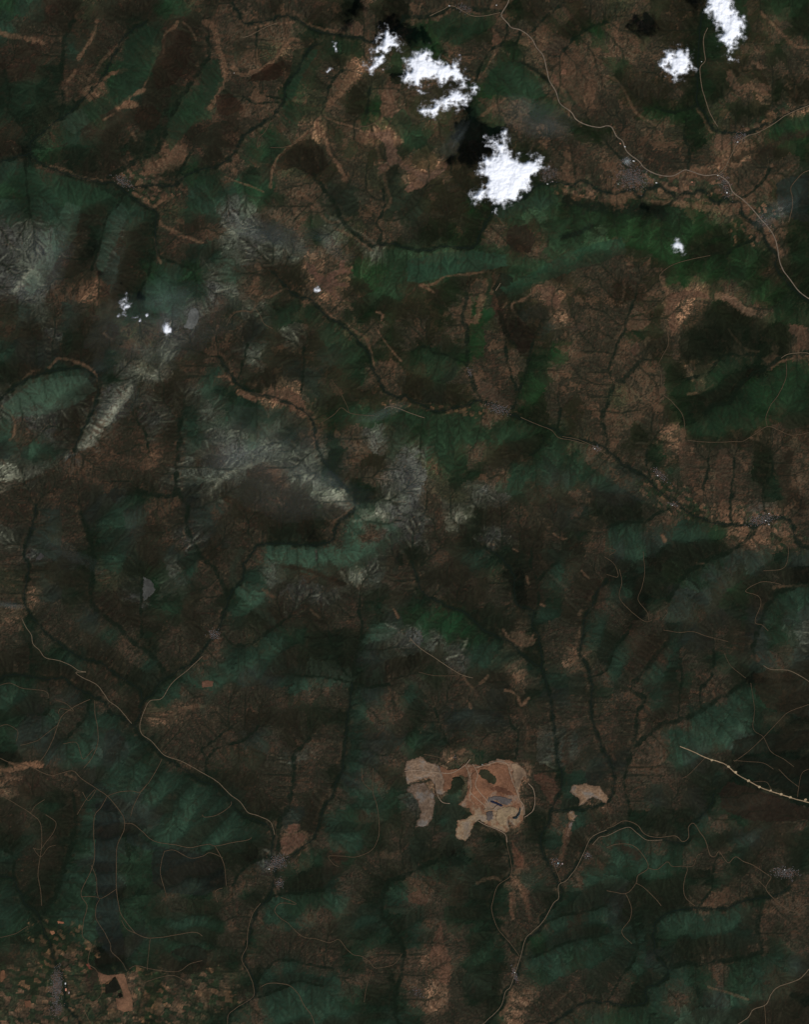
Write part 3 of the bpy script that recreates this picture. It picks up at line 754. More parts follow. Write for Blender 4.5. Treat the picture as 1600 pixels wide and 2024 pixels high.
PATCHES = """
92,66,52|.85|728,264 761,261 773,258 777,279 785,303 800,324 824,339 848,345 872,333 887,324 878,338 860,352 839,366 824,376 806,381 798,374 812,362 824,354 803,337 785,323 770,330 758,339 746,333 757,324 767,315 761,285 748,274 728,273
88,64,45|.8|686,123 707,126 704,140 698,156 686,180 675,190 662,200 650,215 645,210 668,178 682,160
88,62,46|.8|770,162 794,168 785,180 779,192 781,207 791,218 785,238 770,228 755,235 752,210 758,180
92,64,48|.8|701,39 719,51 719,72 695,69 692,55
92,62,45|.8|974,66 984,68 992,75 989,90 975,90
88,66,46|.6|1025,78 1049,81 1043,93 1028,88
104,72,54|.8|1109,132 1121,144 1115,150 1108,142
86,58,44|.7|1091,144 1109,159 1100,174 1094,162
76,56,43|.6|1070,99 1100,81 1130,78 1118,100 1109,111 1091,108
92,64,46|.8|1097,339 1130,348 1142,360 1126,362 1109,354
94,66,50|.85|1065,568 1095,567 1098,580 1105,588 1110,600 1105,610 1090,605 1072,602 1080,595 1070,590 1072,582 1066,575
84,58,43|.75|1320,585 1340,576 1370,572 1395,580 1408,592 1395,590 1375,588 1350,592 1338,600 1336,625 1338,655 1322,652 1322,620 1310,615 1322,600
98,72,54|.8|1425,582 1455,587 1470,605 1490,612 1495,620 1480,626 1465,612 1445,600 1428,592
86,60,45|.8|1562,640 1590,645 1600,655 1600,690 1580,690 1575,665 1562,655
84,56,42|.8|1515,706 1530,700 1550,705 1530,722 1518,728 1513,715
88,72,48|.85|1363,740 1378,728 1388,720 1395,730 1415,718 1418,722 1400,738 1385,748 1368,748
92,65,47|.7|1345,350 1400,350 1418,348 1435,370 1438,380 1420,385 1400,378 1385,370 1360,378 1348,380 1338,390 1330,375 1310,370 1335,365
86,60,44|.6|1215,375 1240,368 1290,362 1310,368 1300,380 1270,384 1240,380
92,64,46|.7|1425,365 1445,385 1470,400 1490,425 1510,445 1530,470 1538,500 1530,500 1515,472 1490,440 1460,412 1430,395
96,68,48|.75|225,210 245,203 262,198 270,205 270,213 250,216 232,217
92,70,50|.7|162,180 175,170 190,165 200,168 190,178 182,188 165,190
86,62,45|.75|325,300 335,288 372,287 368,305 360,325 332,328 320,345 295,345 280,332 300,320 328,312
92,62,50|.8|606,516 622,528 632,545 645,550 655,538 668,534 672,520 682,515 680,535 692,532 694,540 678,540 662,548 668,558 684,560 685,567 665,567 655,568 662,578 677,592 674,596 655,582 640,572 628,560 620,548 608,535
88,62,46|.75|470,775 500,776 520,778 545,773 575,772 590,778 600,792 605,808 612,820 600,822 590,812 575,805 560,802 545,795 530,788 515,785 505,795 495,792 480,785
86,66,48|.7|1010,1247 1025,1250 1045,1258 1062,1262 1055,1275 1040,1280 1025,1272 1012,1260
80,50,38|.75|1055,1530 1075,1528 1095,1540 1107,1560 1102,1585 1092,1595 1080,1575 1070,1555 1058,1542
94,62,48|.8|565,1640 580,1627 593,1630 590,1640 580,1645 570,1648
92,62,48|.85|552,1660 570,1652 600,1645 606,1655 592,1668 590,1680 570,1690 558,1688 555,1672
82,58,42|.7|1405,1790 1425,1765 1440,1750 1445,1765 1440,1780 1415,1793
84,56,42|.7|860,1850 872,1820 875,1850 890,1895 892,1930 885,1945 870,1940 855,1915 850,1895
86,52,38|.75|1012,1660 1025,1680 1035,1695 1035,1712 1022,1715 1015,1700
80,54,40|.7|1120,1630 1128,1625 1130,1645 1122,1670 1118,1690 1110,1680 1115,1655
108,74,52|.85|22,1510 45,1507 70,1505 88,1510 85,1518 60,1516 40,1522 25,1518
70,48,36|.7|800,1770 830,1760 850,1775 840,1790 815,1785
74,52,38|.6|1010,1760 1018,1760 1020,1800 1012,1815 1006,1795
78,54,40|.6|1032,1745 1045,1760 1050,1800 1058,1825 1045,1825 1038,1790
18,24,18|.8|990,540 1010,545 1020,560 1000,590 985,620 990,650 1010,680 1030,690 1010,660 1000,640 985,600 975,570
28,24,19|.75|1020,625 1040,640 1060,660 1050,690 1030,700 1005,660 1005,640
30,26,20|.7|1490,1330 1520,1325 1560,1330 1600,1360 1600,1420 1560,1410 1520,1400 1495,1370
22,24,20|.75|1450,1465 1480,1455 1520,1450 1550,1450 1600,1440 1600,1480 1540,1485 1480,1490 1455,1500
19,24,20|.75|1462,1500 1500,1495 1560,1500 1600,1505 1600,1575 1560,1560 1500,1545 1470,1530
32,26,22|.8|1440,1545 1480,1555 1540,1575 1600,1600 1600,1620 1540,1625 1480,1620 1430,1600 1420,1570
15,20,16|.9|182,1870 200,1870 225,1878 245,1895 250,1912 230,1922 205,1922 190,1912
23,29,29|.85|190,1590 215,1580 238,1610 232,1700 230,1760 238,1830 250,1880 220,1895 195,1860 187,1800 190,1765 187,1700 188,1640
22,27,26|.75|300,1682 340,1676 400,1690 440,1700 450,1750 400,1770 330,1765 300,1740
23,29,29|.6|250,1640 300,1668 340,1678 290,1680 250,1665
20,20,17|.65|335,1880 380,1865 405,1875 412,1895 400,1912 385,1905 365,1893
22,28,24|.6|1185,1130 1215,1110 1230,1140 1235,1180 1265,1200 1280,1225 1265,1225 1225,1200
22,40,27|.7|1000,120 1030,125 1060,150 1080,190 1050,195 1000,190 960,190 955,160 975,135
22,36,25|.7|900,20 950,30 970,50 940,75 910,90 870,80 850,50
24,40,28|.6|1380,690 1440,700 1480,730 1440,780 1400,790 1370,770
28,44,30|.7|780,225 800,215 815,240 800,280 770,250
24,44,32|.75|580,100 610,95 630,100 600,150 575,200 560,220 560,180 575,140
24,38,28|.75|400,140 430,115 440,150 440,170 415,200 395,235 380,225 395,180
22,36,26|.75|250,80 280,55 310,60 300,100 320,130 290,160 250,180 215,190 230,150 250,110
50,50,33|.55|820,300 840,290 870,310 860,335 830,335 812,320
34,26,20|.7|270,215 300,210 320,225 310,255 280,260 265,240
32,24,19|.7|325,70 350,60 375,65 380,100 365,140 340,170 310,180 300,140 315,100
36,24,19|.7|425,190 455,185 475,200 480,215 450,230 430,225
38,24,18|.75|500,150 530,130 560,120 560,150 540,160 490,160
28,24,18|.7|560,300 590,280 620,275 640,300 650,330 620,350 580,330 545,340 550,315
74,54,39|.6|1080,110 1110,115 1140,100 1160,130 1180,180 1190,215 1165,225 1140,205 1120,180 1105,150
90,64,47|.75|1437,140 1450,150 1455,170 1470,175 1460,182 1445,172 1438,155
90,64,47|.75|1495,170 1510,165 1525,172 1515,182 1500,178
92,68,50|.75|1488,120 1505,127 1515,138 1505,138 1490,128
80,57,43|.65|1415,265 1440,262 1455,275 1448,290 1425,300 1412,290
76,57,44|.65|940,745 970,760 1000,790 1015,800 1000,805 970,792 945,778
82,60,44|.7|915,590 930,585 935,610 925,640 905,630 890,625 905,612
82,58,43|.7|1240,630 1270,625 1290,635 1270,650 1245,655 1235,645
84,58,44|.7|1245,690 1260,675 1266,695 1250,704
84,62,50|.6|1125,650 1150,640 1168,645 1150,657
76,55,41|.55|1340,880 1365,870 1385,900 1380,960 1350,960 1345,920
76,55,41|.55|1420,890 1440,885 1450,920 1440,1000 1420,1000 1415,930
24,50,27|.75|930,640 955,640 960,680 945,710 930,690
23,50,30|.75|955,615 975,605 980,625 960,640
26,48,36|.7|990,570 1050,540 1120,500 1180,480 1230,470 1240,500 1180,520 1110,545 1060,565 1010,590
29,52,41|.7|805,515 870,500 940,495 1000,505 1005,525 950,535 880,545 830,560 805,555
19,33,23|.5|1350,640 1400,600 1440,640 1500,640 1560,700 1510,735 1440,720 1400,700 1360,720 1340,680
20,36,24|.6|1360,800 1400,790 1480,760 1540,730 1600,705 1600,840 1560,850 1520,820 1480,865 1370,868 1355,830
30,23,19|.7|1005,450 1040,445 1060,470 1050,500 1020,500 1000,480
24,32,34|.65|1535,360 1560,350 1600,345 1600,440 1560,430 1538,400
27,48,35|.6|60,330 130,350 190,370 240,395 215,430 150,420 90,400 30,380 10,340
24,40,29|.6|100,260 180,200 240,170 280,170 250,200 180,240 120,290
42,54,46|.5|120,230 160,215 180,240 150,265 125,255
26,44,31|.6|340,170 400,170 405,210 370,260 335,300 325,270
58,74,66|.5|45,560 90,500 75,460 110,450 120,500 90,560 60,585
40,58,50|.6|100,470 130,400 160,410 150,470 110,520
36,54,46|.6|215,420 240,400 255,420 230,480 205,540 190,530 205,470
34,56,46|.6|290,560 330,540 345,580 340,620 300,620 285,600
48,66,57|.6|5,800 60,760 120,745 170,745 190,770 150,800 90,820 30,825
132,130,110|.5|155,885 185,850 215,810 240,775 262,762 262,780 235,815 200,855 170,885 158,892
86,84,72|.5|195,880 150,895 215,800 235,765 255,755 200,850
34,42,38|.5|450,800 560,810 610,830 620,870 600,900 520,860 460,850
54,50,38|.5|1130,860 1180,900 1260,950 1330,1000 1300,1005 1230,965 1160,915
"""
# ------------------------------------------------------------------ numerics
SP = 2                        # terrain grid spacing, map pixels
X0, Y0, X1, Y1 = -60, -60, 1660, 2084
NX, NY = (X1 - X0) // SP + 1, (Y1 - Y0) // SP + 1

def parse(s):
    return [tuple(map(float, p.split(','))) for p in s.split()]

def _smooth(t):
    return t * t * t * (t * (t * 6 - 15) + 10)

def vnoise(x, y, seed):
    """gradient noise on arrays, about -1..1"""
    rs = np.random.RandomState(seed)
    n = 256
    ang = rs.rand(n, n).astype(np.float32) * 6.2832
    gx, gy = np.cos(ang), np.sin(ang)
    xi = np.floor(x).astype(np.int64); yi = np.floor(y).astype(np.int64)
    fx = (x - xi).astype(np.float32); fy = (y - yi).astype(np.float32)
    x0, y0, x1, y1 = xi & 255, yi & 255, (xi + 1) & 255, (yi + 1) & 255
    u, v = _smooth(fx), _smooth(fy)
    a = gx[y0, x0] * fx + gy[y0, x0] * fy
    b = gx[y0, x1] * (fx - 1) + gy[y0, x1] * fy
    c = gx[y1, x0] * fx + gy[y1, x0] * (fy - 1)
    d = gx[y1, x1] * (fx - 1) + gy[y1, x1] * (fy - 1)
    return (a * (1 - u) + b * u) * (1 - v) * 1.5 + (c * (1 - u) + d * u) * v * 1.5

def fbm(x, y, scale, octs, seed, gain=.5):
    s = 0; a = 1; t = 0
    for k in range(octs):
        s = s + a * vnoise(x / scale * 2 ** k + 17.3 * k, y / scale * 2 ** k + 9.1 * k, seed + k)
        t += a; a *= gain
    return s / t

def sample(A, gx, gy):
    """bilinear lookup, gx/gy in cells"""
    h, w = A.shape[:2]
    gx = np.clip(gx, 0, w - 1.001); gy = np.clip(gy, 0, h - 1.001)
    xi = gx.astype(np.int32); yi = gy.astype(np.int32)
    fx = (gx - xi).astype(np.float32); fy = (gy - yi).astype(np.float32)
    if A.ndim == 3: fx = fx[..., None]; fy = fy[..., None]
    return (A[yi, xi] * (1 - fx) + A[yi, xi + 1] * fx) * (1 - fy) + (A[yi + 1, xi] * (1 - fx) + A[yi + 1, xi + 1] * fx) * fy

def blur(A, n):
    for _ in range(n):
        P = np.pad(A, 1, mode='edge')
        A = (P[:-2, 1:-1] + 2 * P[1:-1, 1:-1] + P[2:, 1:-1]) * .25
        P = np.pad(A, 1, mode='edge')
        A = (P[1:-1, :-2] + 2 * P[1:-1, 1:-1] + P[1:-1, 2:]) * .25
    return A

def line_field(lines, gx, gy, reach, x0=X0, y0=Y0, sp=SP):
    """distance (map px) from every grid point to the nearest of the lines; `reach` beyond which it stays large"""
    D = np.full(gx.shape, 1e3, np.float32)
    h, w = gx.shape
    for pts in lines:
        for (ax, ay), (bx, by) in zip(pts[:-1], pts[1:]):
            i0 = max(0, int((min(ax, bx) - reach - x0) / sp)); i1 = min(w, int((max(ax, bx) + reach - x0) / sp) + 2)
            j0 = max(0, int((min(ay, by) - reach - y0) / sp)); j1 = min(h, int((max(ay, by) + reach - y0) / sp) + 2)
            if i0 >= i1 or j0 >= j1: continue
            X = gx[j0:j1, i0:i1]; Y = gy[j0:j1, i0:i1]
            dx, dy = bx - ax, by - ay
            t = np.clip(((X - ax) * dx + (Y - ay) * dy) / max(dx * dx + dy * dy, 1e-6), 0, 1)
            d = np.hypot(X - ax - t * dx, Y - ay - t * dy)
            D[j0:j1, i0:i1] = np.minimum(D[j0:j1, i0:i1], d)
    return D

def poly_sd(pts, X, Y):
    """signed distance to a closed polygon, positive inside"""
    D = np.full(X.shape, 1e9, np.float32); inside = np.zeros(X.shape, bool)
    n = len(pts)
    for i in range(n):
        ax, ay = pts[i]; bx, by = pts[(i + 1) % n]
        dx, dy = bx - ax, by - ay
        t = np.clip(((X - ax) * dx + (Y - ay) * dy) / max(dx * dx + dy * dy, 1e-6), 0, 1)
        D = np.minimum(D, np.hypot(X - ax - t * dx, Y - ay - t * dy))
        c = ((ay > Y) != (by > Y)) & (X < (bx - ax) * (Y - ay) / ((by - ay) if by != ay else 1e-9) + ax)
        inside ^= c
    return np.where(inside, D, -D)

def wiggle(pts, amp, seed, step=5.0):
    """a traced line with natural small bends"""
    out = []
    rs = np.random.RandomState(seed)
    P = np.array(pts); n = len(P)
    # Catmull-Rom
    for i in range(n - 1):
        p0, p1, p2, p3 = P[max(i - 1, 0)], P[i], P[i + 1], P[min(i + 2, n - 1)]
        m = max(1, int(np.hypot(*(p2 - p1)) / step))
        for k in range(m):
            t = k / m
            q = .5 * (2 * p1 + (p2 - p0) * t + (2 * p0 - 5 * p1 + 4 * p2 - p3) * t * t + (3 * p1 - p0 - 3 * p2 + p3) * t ** 3)
            out.append(q)
    out.append(P[-1])
    out = np.array(out)
    if amp > 0:
        j = fbm(out[:, 0] + seed * 7.7, out[:, 1], 14.0, 2, 91)
        k = fbm(out[:, 0], out[:, 1] + seed * 3.1, 14.0, 2, 92)
        out = out + np.stack([j, k], 1) * amp
    return [tuple(p) for p in out]

def relief():
    """landscape between the traced valleys: streams fixed, the rest uplifted and cut by running water"""
    S = 4
    w, h = (X1 - X0) // S + 1, (Y1 - Y0) // S + 1
    fixed = np.zeros((h, w), bool)
    for k, ln in enumerate(STREAMS.strip().split('\n')):
        p = wiggle(parse(ln), 3, k, 2.0)
        for x, y in p:
            i, j = int(round((x - X0) / S)), int(round((y - Y0) / S))
            if 0 <= i < w and 0 <= j < h: fixed[j, i] = True
    gx, gy = np.meshgrid(X0 + S * np.arange(w), Y0 + S * np.arange(h))
    gx = gx.astype(np.float32); gy = gy.astype(np.float32)
    # first surface: Poisson membrane, multigrid-ish: coarse to fine
    H = None
    for lev in (8, 4, 2, 1):
        hh, ww = (h + lev - 1) // lev, (w + lev - 1) // lev
        F = np.zeros((hh, ww), bool)
        jj, ii = np.nonzero(fixed); F[jj // lev, ii // lev] = True
        F[0] |= True; F[-1] |= True; F[:, 0] |= True; F[:, -1] |= True
        if H is None: H = np.zeros((hh, ww), np.float32)
        else:
            Y, X = np.mgrid[0:hh, 0:ww]
            H = sample(H, X * .5, Y * .5)
        for _ in range(160):
            H[F] = 0
            P = np.pad(H, 1, mode='edge')
            H = .25 * (P[:-2, 1:-1] + P[2:, 1:-1] + P[1:-1, :-2] + P[1:-1, 2:]) + .004 * lev * lev
        H[F] = 0
    edge = np.zeros((h, w), bool); edge[0] = edge[-1] = True; edge[:, 0] = edge[:, -1] = True
    fixed |= edge
    H = np.sqrt(H) * 18
    n = h * w
    rs = np.random.RandomState(5)
    up = 1 + .45 * fbm(gx, gy, 160, 3, 40)
    H = (H * (1 + .10 * fbm(gx, gy, 40, 3, 11)) + rs.rand(h, w) * .02).astype(np.float64)
    H[fixed] = 0
    idx = np.arange(n).reshape(h, w)
    nb = [(-1, -1), (-1, 0), (-1, 1), (0, -1), (0, 1), (1, -1), (1, 0), (1, 1)]
    ff = fixed.ravel()
    for it in range(ERODE):
        best = np.zeros((h, w)); rec = idx.copy(); dist = np.ones((h, w))
        for dj, di in nb:
            L = math.hypot(dj, di)
            Hs = np.full((h, w), 1e9); Is = idx.copy()
            a = slice(max(0, -dj), h - max(0, dj)); b = slice(max(0, dj), h + min(0, dj))
            c = slice(max(0, -di), w - max(0, di)); d = slice(max(0, di), w + min(0, di))
            Hs[a, c] = H[b, d]; Is[a, c] = idx[b, d]
            sl = (H - Hs) / L
            m = sl > best
            best[m] = sl[m]; rec[m] = Is[m]; dist[m] = L
        rec = rec.ravel(); dist = dist.ravel(); rec[ff] = np.arange(n)[ff]
        # levels from the outlets up
        root = rec == np.arange(n)
        order = []
        ch = np.argsort(rec, kind='stable'); ch = ch[~root[ch]]
        cnt = np.bincount(rec[ch], minlength=n); start = np.concatenate([[0], np.cumsum(cnt)[:-1]])
        cur = np.nonzero(root)[0]
        while len(cur):
            c = cnt[cur]; cur2 = cur[c > 0]; c = c[c > 0]
            if not len(cur2): break
            off = np.repeat(start[cur2] - np.concatenate([[0], np.cumsum(c)[:-1]]), c) + np.arange(c.sum())
            cur = ch[off]
            order.append(cur)
        area = np.ones(n)
        for c in reversed(order):
            np.add.at(area, rec[c], area[c]) if len(c) < 50 else area.__iadd__(np.bincount(rec[c], weights=area[c], minlength=n))
        Hf = H.ravel() + np.where(ff, 0, up.ravel() * 1.0)
        K = .16
        f = K * np.sqrt(area) / dist
        for c in order:
            r = rec[c]
            Hf[c] = (Hf[c] + f[c] * Hf[r]) / (1 + f[c])
        H = Hf.reshape(h, w)
        Hb = blur(H, 1); H = np.where(fixed, H, H * .35 + Hb * .65)
    # small catchments: one id for each group of cells that drains to a gully together
    lab = np.full(n, -1); T = 34
    for c in order:
        r = rec[c]
        small = area[c] <= T
        lab[c] = np.where(small, np.where((area[r] > T) | (lab[r] < 0), c, lab[r]), -1)
    _, lab = np.unique(lab, return_inverse=True)
    return H.astype(np.float32), area.reshape(h, w).astype(np.float32), lab.reshape(h, w), S

def rills(Z):
    """one pass of water routing over the fine surface: log of the area that drains through each point"""
    h, w = Z.shape; n = h * w
    idx = np.arange(n, dtype=np.int32).reshape(h, w)
    best = np.zeros((h, w), np.float32); rec = idx.copy()
    for dj, di in [(-1, -1), (-1, 0), (-1, 1), (0, -1), (0, 1), (1, -1), (1, 0), (1, 1)]:
        L = math.hypot(dj, di)
        a = slice(max(0, -dj), h - max(0, dj)); b = slice(max(0, dj), h + min(0, dj))
        c = slice(max(0, -di), w - max(0, di)); d = slice(max(0, di), w + min(0, di))
        sl = (Z[a, c] - Z[b, d]) / L
        m = sl > best[a, c]
        best[a, c] = np.where(m, sl, best[a, c]); rec[a, c] = np.where(m, idx[b, d], rec[a, c])
    rec = rec.ravel()
    order = np.argsort(-Z.ravel(), kind='stable')
    area = np.ones(n)
    # level by level from the leaves: nodes whose donors are done
    deg = np.bincount(rec[rec != np.arange(n)], minlength=n)
    cur = np.nonzero(deg == 0)[0]
    while len(cur):
        r = rec[cur]; m = r != cur
        cur, r = cur[m], r[m]
        if not len(cur): break
        np.add.at(area, r, area[cur]); np.subtract.at(deg, r, 1)
        u = np.unique(r); cur = u[deg[u] == 0]
    return np.log(area).reshape(h, w).astype(np.float32)

def build_fields():
    gx, gy = np.meshgrid(X0 + SP * np.arange(NX, dtype=np.float32), Y0 + SP * np.arange(NY, dtype=np.float32))
    Hc, A, lab, S = relief()
    cx, cy = (gx - X0) / S, (gy - Y0) / S
    Hs = blur(Hc, 1)
    R = sample(Hs, cx, cy)
    R = blur(R, 1)
    R = R / np.percentile(R, 98)
    det = fbm(gx, gy, 30, 5, 70, .62)
    Z = R * RELIEF + det * 34 * (0.2 + R)
    global RILL
    Zt = blur(Z, 1)
    RILL = rills(Zt)
    cut = np.clip((RILL - 1.2) / 3.5, 0, 1)
    Z = Zt * .5 + Z * .5 - 16 * blur(cut, 1) * (.3 + R)
    cut_pit = np.zeros_like(Z)
    for row in SHEETS:
        if row[0] == 'quarry':
            sq = poly_sd(parse(row[4]), gx + 3 * det, gy - 3 * det)
            t = np.clip(sq, 0, 27) / 4.5
            step = np.floor(t) + _smooth(np.clip((t % 1) / .5, 0, 1))
            Zq = blur(Z, 8)
            mq = np.clip(sq / 4, 0, 1)
            Z = Z + (Zq - Z) * mq - 11 * step
    # regional height: the massif at left centre, lower basins right and bottom
    def bump(x, y, s, a): return a * np.exp(-((gx - x) ** 2 + (gy - y) ** 2) / (2 * s * s))
    base = bump(250, 850, 420, 700) + bump(850, 1050, 300, 450) + bump(600, 300, 300, 250) + bump(1450, 1600, 300, 200) + 100
    Z = Z + base
    flow = sample(np.log(A), cx, cy)
    return gx, gy, Z, R, flow, lab

def srgb2lin(c):
    c = np.asarray(c, np.float32) / 255.0
    return np.where(c < .04045, c / 12.92, ((c + .055) / 1.055) ** 2.4)

def land_colour(gx, gy, Z, R, flow, lab):
    L = [l for l in LAND.strip().split('\n')]
    tab = np.array([[COVER[c] for c in l] for l in L], np.float32)
    forestness = dict(k=1, f=1, g=1, G=.9, t=1, T=.9, n=.95, d=.72, m=.68, b=.16, o=0, y=.25, s=.3, S=0, c=0)
    ft = np.array([[forestness[c] for c in l] for l in L], np.float32)
    rock = np.array([[1.0 if c in 'sSc' else 0 for c in l] for l in L], np.float32)
    tab = np.concatenate([tab, ft[..., None], rock[..., None]], 2)
    # irregular patch borders
    wx = fbm(gx, gy, 55, 6, 21, .68) * 46; wy = fbm(gx, gy, 55, 6, 31, .68) * 46
    ux = (gx + wx - 20) / 40; uy = (gy + wy - 20) / 40
    ux = np.clip(ux, 0, 38.999); uy = np.clip(uy, 0, 49.999)
    fx, fy = ux % 1, uy % 1
    k = 1.9
    sx = np.clip((fx - .5) * k + .5, 0, 1); sy = np.clip((fy - .5) * k + .5, 0, 1)
    C = sample(tab, np.floor(ux) + sx * .999, np.floor(uy) + sy * .999)
    # cover follows the hillsides: every small catchment takes the mean of what lies in it
    h_, w_ = lab.shape
    Cc = C[::2, ::2][:h_, :w_]
    cnt = np.maximum(np.bincount(lab.ravel()), 1)
    un = np.stack([np.bincount(lab.ravel(), weights=Cc[..., k_].ravel()) / cnt for k_ in range(5)], 1)
    rs = np.random.RandomState(12)
    un[:, :3] *= np.exp(rs.randn(len(un), 1) * .10)
    pick = rs.rand(len(un))
    edge = np.clip((un[:, 3] - .12) * (.95 - un[:, 3]) * 5, 0, 1) * (1 - un[:, 4])
    gf, gb = np.array((27, 40, 31)), np.array((43, 37, 28))
    tgt = np.where((pick < un[:, 3])[:, None], gf, gb)
    un[:, :3] += (tgt - un[:, :3]) * (edge * .5)[:, None]
    un[:, 3] += ((pick < un[:, 3]) * 1.0 - un[:, 3]) * edge * .65
    ji = np.clip(((gx - X0) / 4 + fbm(gx, gy, 10, 3, 171, .7) * 1.6 + .5).astype(int), 0, w_ - 1)
    jj_ = np.clip(((gy - Y0) / 4 + fbm(gx, gy, 10, 3, 175, .7) * 1.6 + .5).astype(int), 0, h_ - 1)
    lb = lab[jj_, ji]
    U = un[lb].astype(np.float32)
    mixu = np.where(lb == 0, 0, .72)[..., None].astype(np.float32)
    mixu = blur(mixu[..., 0], 1)[..., None]
    C = C + (U - C) * mixu
    col, forest, rck = C[..., :3].copy(), C[..., 3].copy(), C[..., 4].copy()
    # slope direction: steers the painted relief light and the spread of woodland
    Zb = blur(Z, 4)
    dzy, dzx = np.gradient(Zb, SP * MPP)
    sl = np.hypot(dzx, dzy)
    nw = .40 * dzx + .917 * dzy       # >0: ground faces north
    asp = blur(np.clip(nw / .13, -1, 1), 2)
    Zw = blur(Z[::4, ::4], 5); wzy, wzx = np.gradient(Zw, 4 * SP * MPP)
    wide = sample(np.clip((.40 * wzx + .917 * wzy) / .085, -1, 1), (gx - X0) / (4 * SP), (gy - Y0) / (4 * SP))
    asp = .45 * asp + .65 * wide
    # drier, redder country in the upper right
    dry = np.clip((gx - 350) / 200, 0, 1) * np.clip((1080 - gy) / 120, 0, 1)
    op = np.clip(1 - forest, 0, 1) * dry
    col *= (1 + op * .45)[..., None]
    low = np.clip((gy - 1020) / 150, 0, 1) * np.clip(1.3 - forest, 0, 1)
    col *= 1 + low[..., None] * np.array((.14, .17, .20), np.float32)
    wet = np.clip((gx - 480) / 250, 0, 1) * np.clip((1000 - gy) / 150, 0, 1) * np.clip(forest, 0, 1)
    col *= 1 - wet[..., None] * np.array((.06, .04, .20), np.float32)
    # strokes
    clean = np.zeros_like(gx)
    n1 = fbm(gx, gy, 18, 4, 51, .65); n2 = fbm(gx, gy, 7, 3, 61, .6)
    for q, ln in enumerate(STROKES.strip().split('\n')):
        hd, pts = ln.split('|'); c, wd, op = hd.split(); wd = float(wd); op = float(op)
        P = wiggle(parse(pts), min(wd * .3, 4), q, 4.0)
        x0 = min(p[0] for p in P) - 2 * wd - 10; x1 = max(p[0] for p in P) + 2 * wd + 10
        y0 = min(p[1] for p in P) - 2 * wd - 10; y1 = max(p[1] for p in P) + 2 * wd + 10
        i0, i1 = max(0, int((x0 - X0) / SP)), min(NX, int((x1 - X0) / SP)); j0, j1 = max(0, int((y0 - Y0) / SP)), min(NY, int((y1 - Y0) / SP))
        if i0 >= i1 or j0 >= j1: continue
        sx_ = gx[j0:j1, i0:i1]; sy_ = gy[j0:j1, i0:i1]
        d = line_field([P], sx_, sy_, 2 * wd + 8, X0 + i0 * SP, Y0 + j0 * SP)
        soft = .22 if c in 'ob' and wd < 15 else .5
        e = wd * .5 * (1 + 1.3 * n1[j0:j1, i0:i1] + .9 * n2[j0:j1, i0:i1])
        a = np.clip((e - d) / (soft * wd + 1.5) + .5, 0, 1) * op
        cc = np.array(COVER[c], np.float32)
        col[j0:j1, i0:i1] += (cc - col[j0:j1, i0:i1]) * a[..., None]
        if c in 'oS': clean[j0:j1, i0:i1] = np.maximum(clean[j0:j1, i0:i1], a)
        forest[j0:j1, i0:i1] += (forestness[c] - forest[j0:j1, i0:i1]) * a
        rck[j0:j1, i0:i1] += ((1.0 if c in 'sSc' else 0) - rck[j0:j1, i0:i1]) * a
    # crisp-edged clearings, meadows and bare patches
    for q, ln in enumerate(PATCHES.strip().split('\n')):
        cs, op, pts = ln.split('|'); P = parse(pts); op = float(op)
        x0 = min(p[0] for p in P) - 8; x1 = max(p[0] for p in P) + 8; y0 = min(p[1] for p in P) - 8; y1 = max(p[1] for p in P) + 8
        i0, i1 = max(0, int((x0 - X0) / SP)), min(NX, int((x1 - X0) / SP)); j0, j1 = max(0, int((y0 - Y0) / SP)), min(NY, int((y1 - Y0) / SP))
        W_ = (slice(j0, j1), slice(i0, i1))
        sd_ = poly_sd(P, gx[W_] + 4.5 * n2[W_] + 5 * n1[W_], gy[W_] + 4.5 * n1[W_] - 4 * n2[W_])
        a = np.clip(sd_ / 1.8 + .5, 0, 1) * op
        cc = np.array([float(v) for v in cs.split(',')], np.float32)
        col[W_] += (cc - col[W_]) * a[..., None]
        fo = 1.0 if cc[1] >= cc[0] and cc[1] < 75 else (.8 if cc[0] < 40 else 0)
        clean[W_] = np.maximum(clean[W_], a * (.2 if fo else 1)); forest[W_] += (fo - forest[W_]) * a; rck[W_] *= 1 - a
    # painted relief light: north slopes lighter and teal, south slopes darker and brown
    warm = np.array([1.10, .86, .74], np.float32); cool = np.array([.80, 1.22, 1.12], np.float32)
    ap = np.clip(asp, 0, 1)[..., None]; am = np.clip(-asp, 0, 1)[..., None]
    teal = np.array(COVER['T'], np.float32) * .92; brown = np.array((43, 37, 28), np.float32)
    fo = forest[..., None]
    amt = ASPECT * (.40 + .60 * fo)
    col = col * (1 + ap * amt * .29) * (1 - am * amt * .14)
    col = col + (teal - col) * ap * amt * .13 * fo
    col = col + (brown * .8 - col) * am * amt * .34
    # relief shading painted into the colour: upper slopes brighter, valley floors darker
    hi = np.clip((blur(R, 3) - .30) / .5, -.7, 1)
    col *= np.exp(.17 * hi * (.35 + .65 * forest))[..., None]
    # down-slope streaks
    nz = blur(np.random.RandomState(3).randn(NY, NX).astype(np.float32), 1)
    gxn, gyn = dzx / (sl + 1e-4), dzy / (sl + 1e-4)
    ii, jj = np.meshgrid(np.arange(NX, dtype=np.float32), np.arange(NY, dtype=np.float32))
    st = nz.copy()
    for sgn in (1, -1):
        px, py = ii.copy(), jj.copy()
        for k in range(6):
            vx = sample(gxn, px, py); vy = sample(gyn, px, py)
            px += vx * sgn; py += vy * sgn
            st += sample(nz, px, py)
    st /= st.std()
    st = st - blur(st, 6); st /= st.std()
    col *= (1 + .035 * np.clip(st, -2.5, 2.5) * np.clip(sl / .12, 0.1, 1))[..., None]
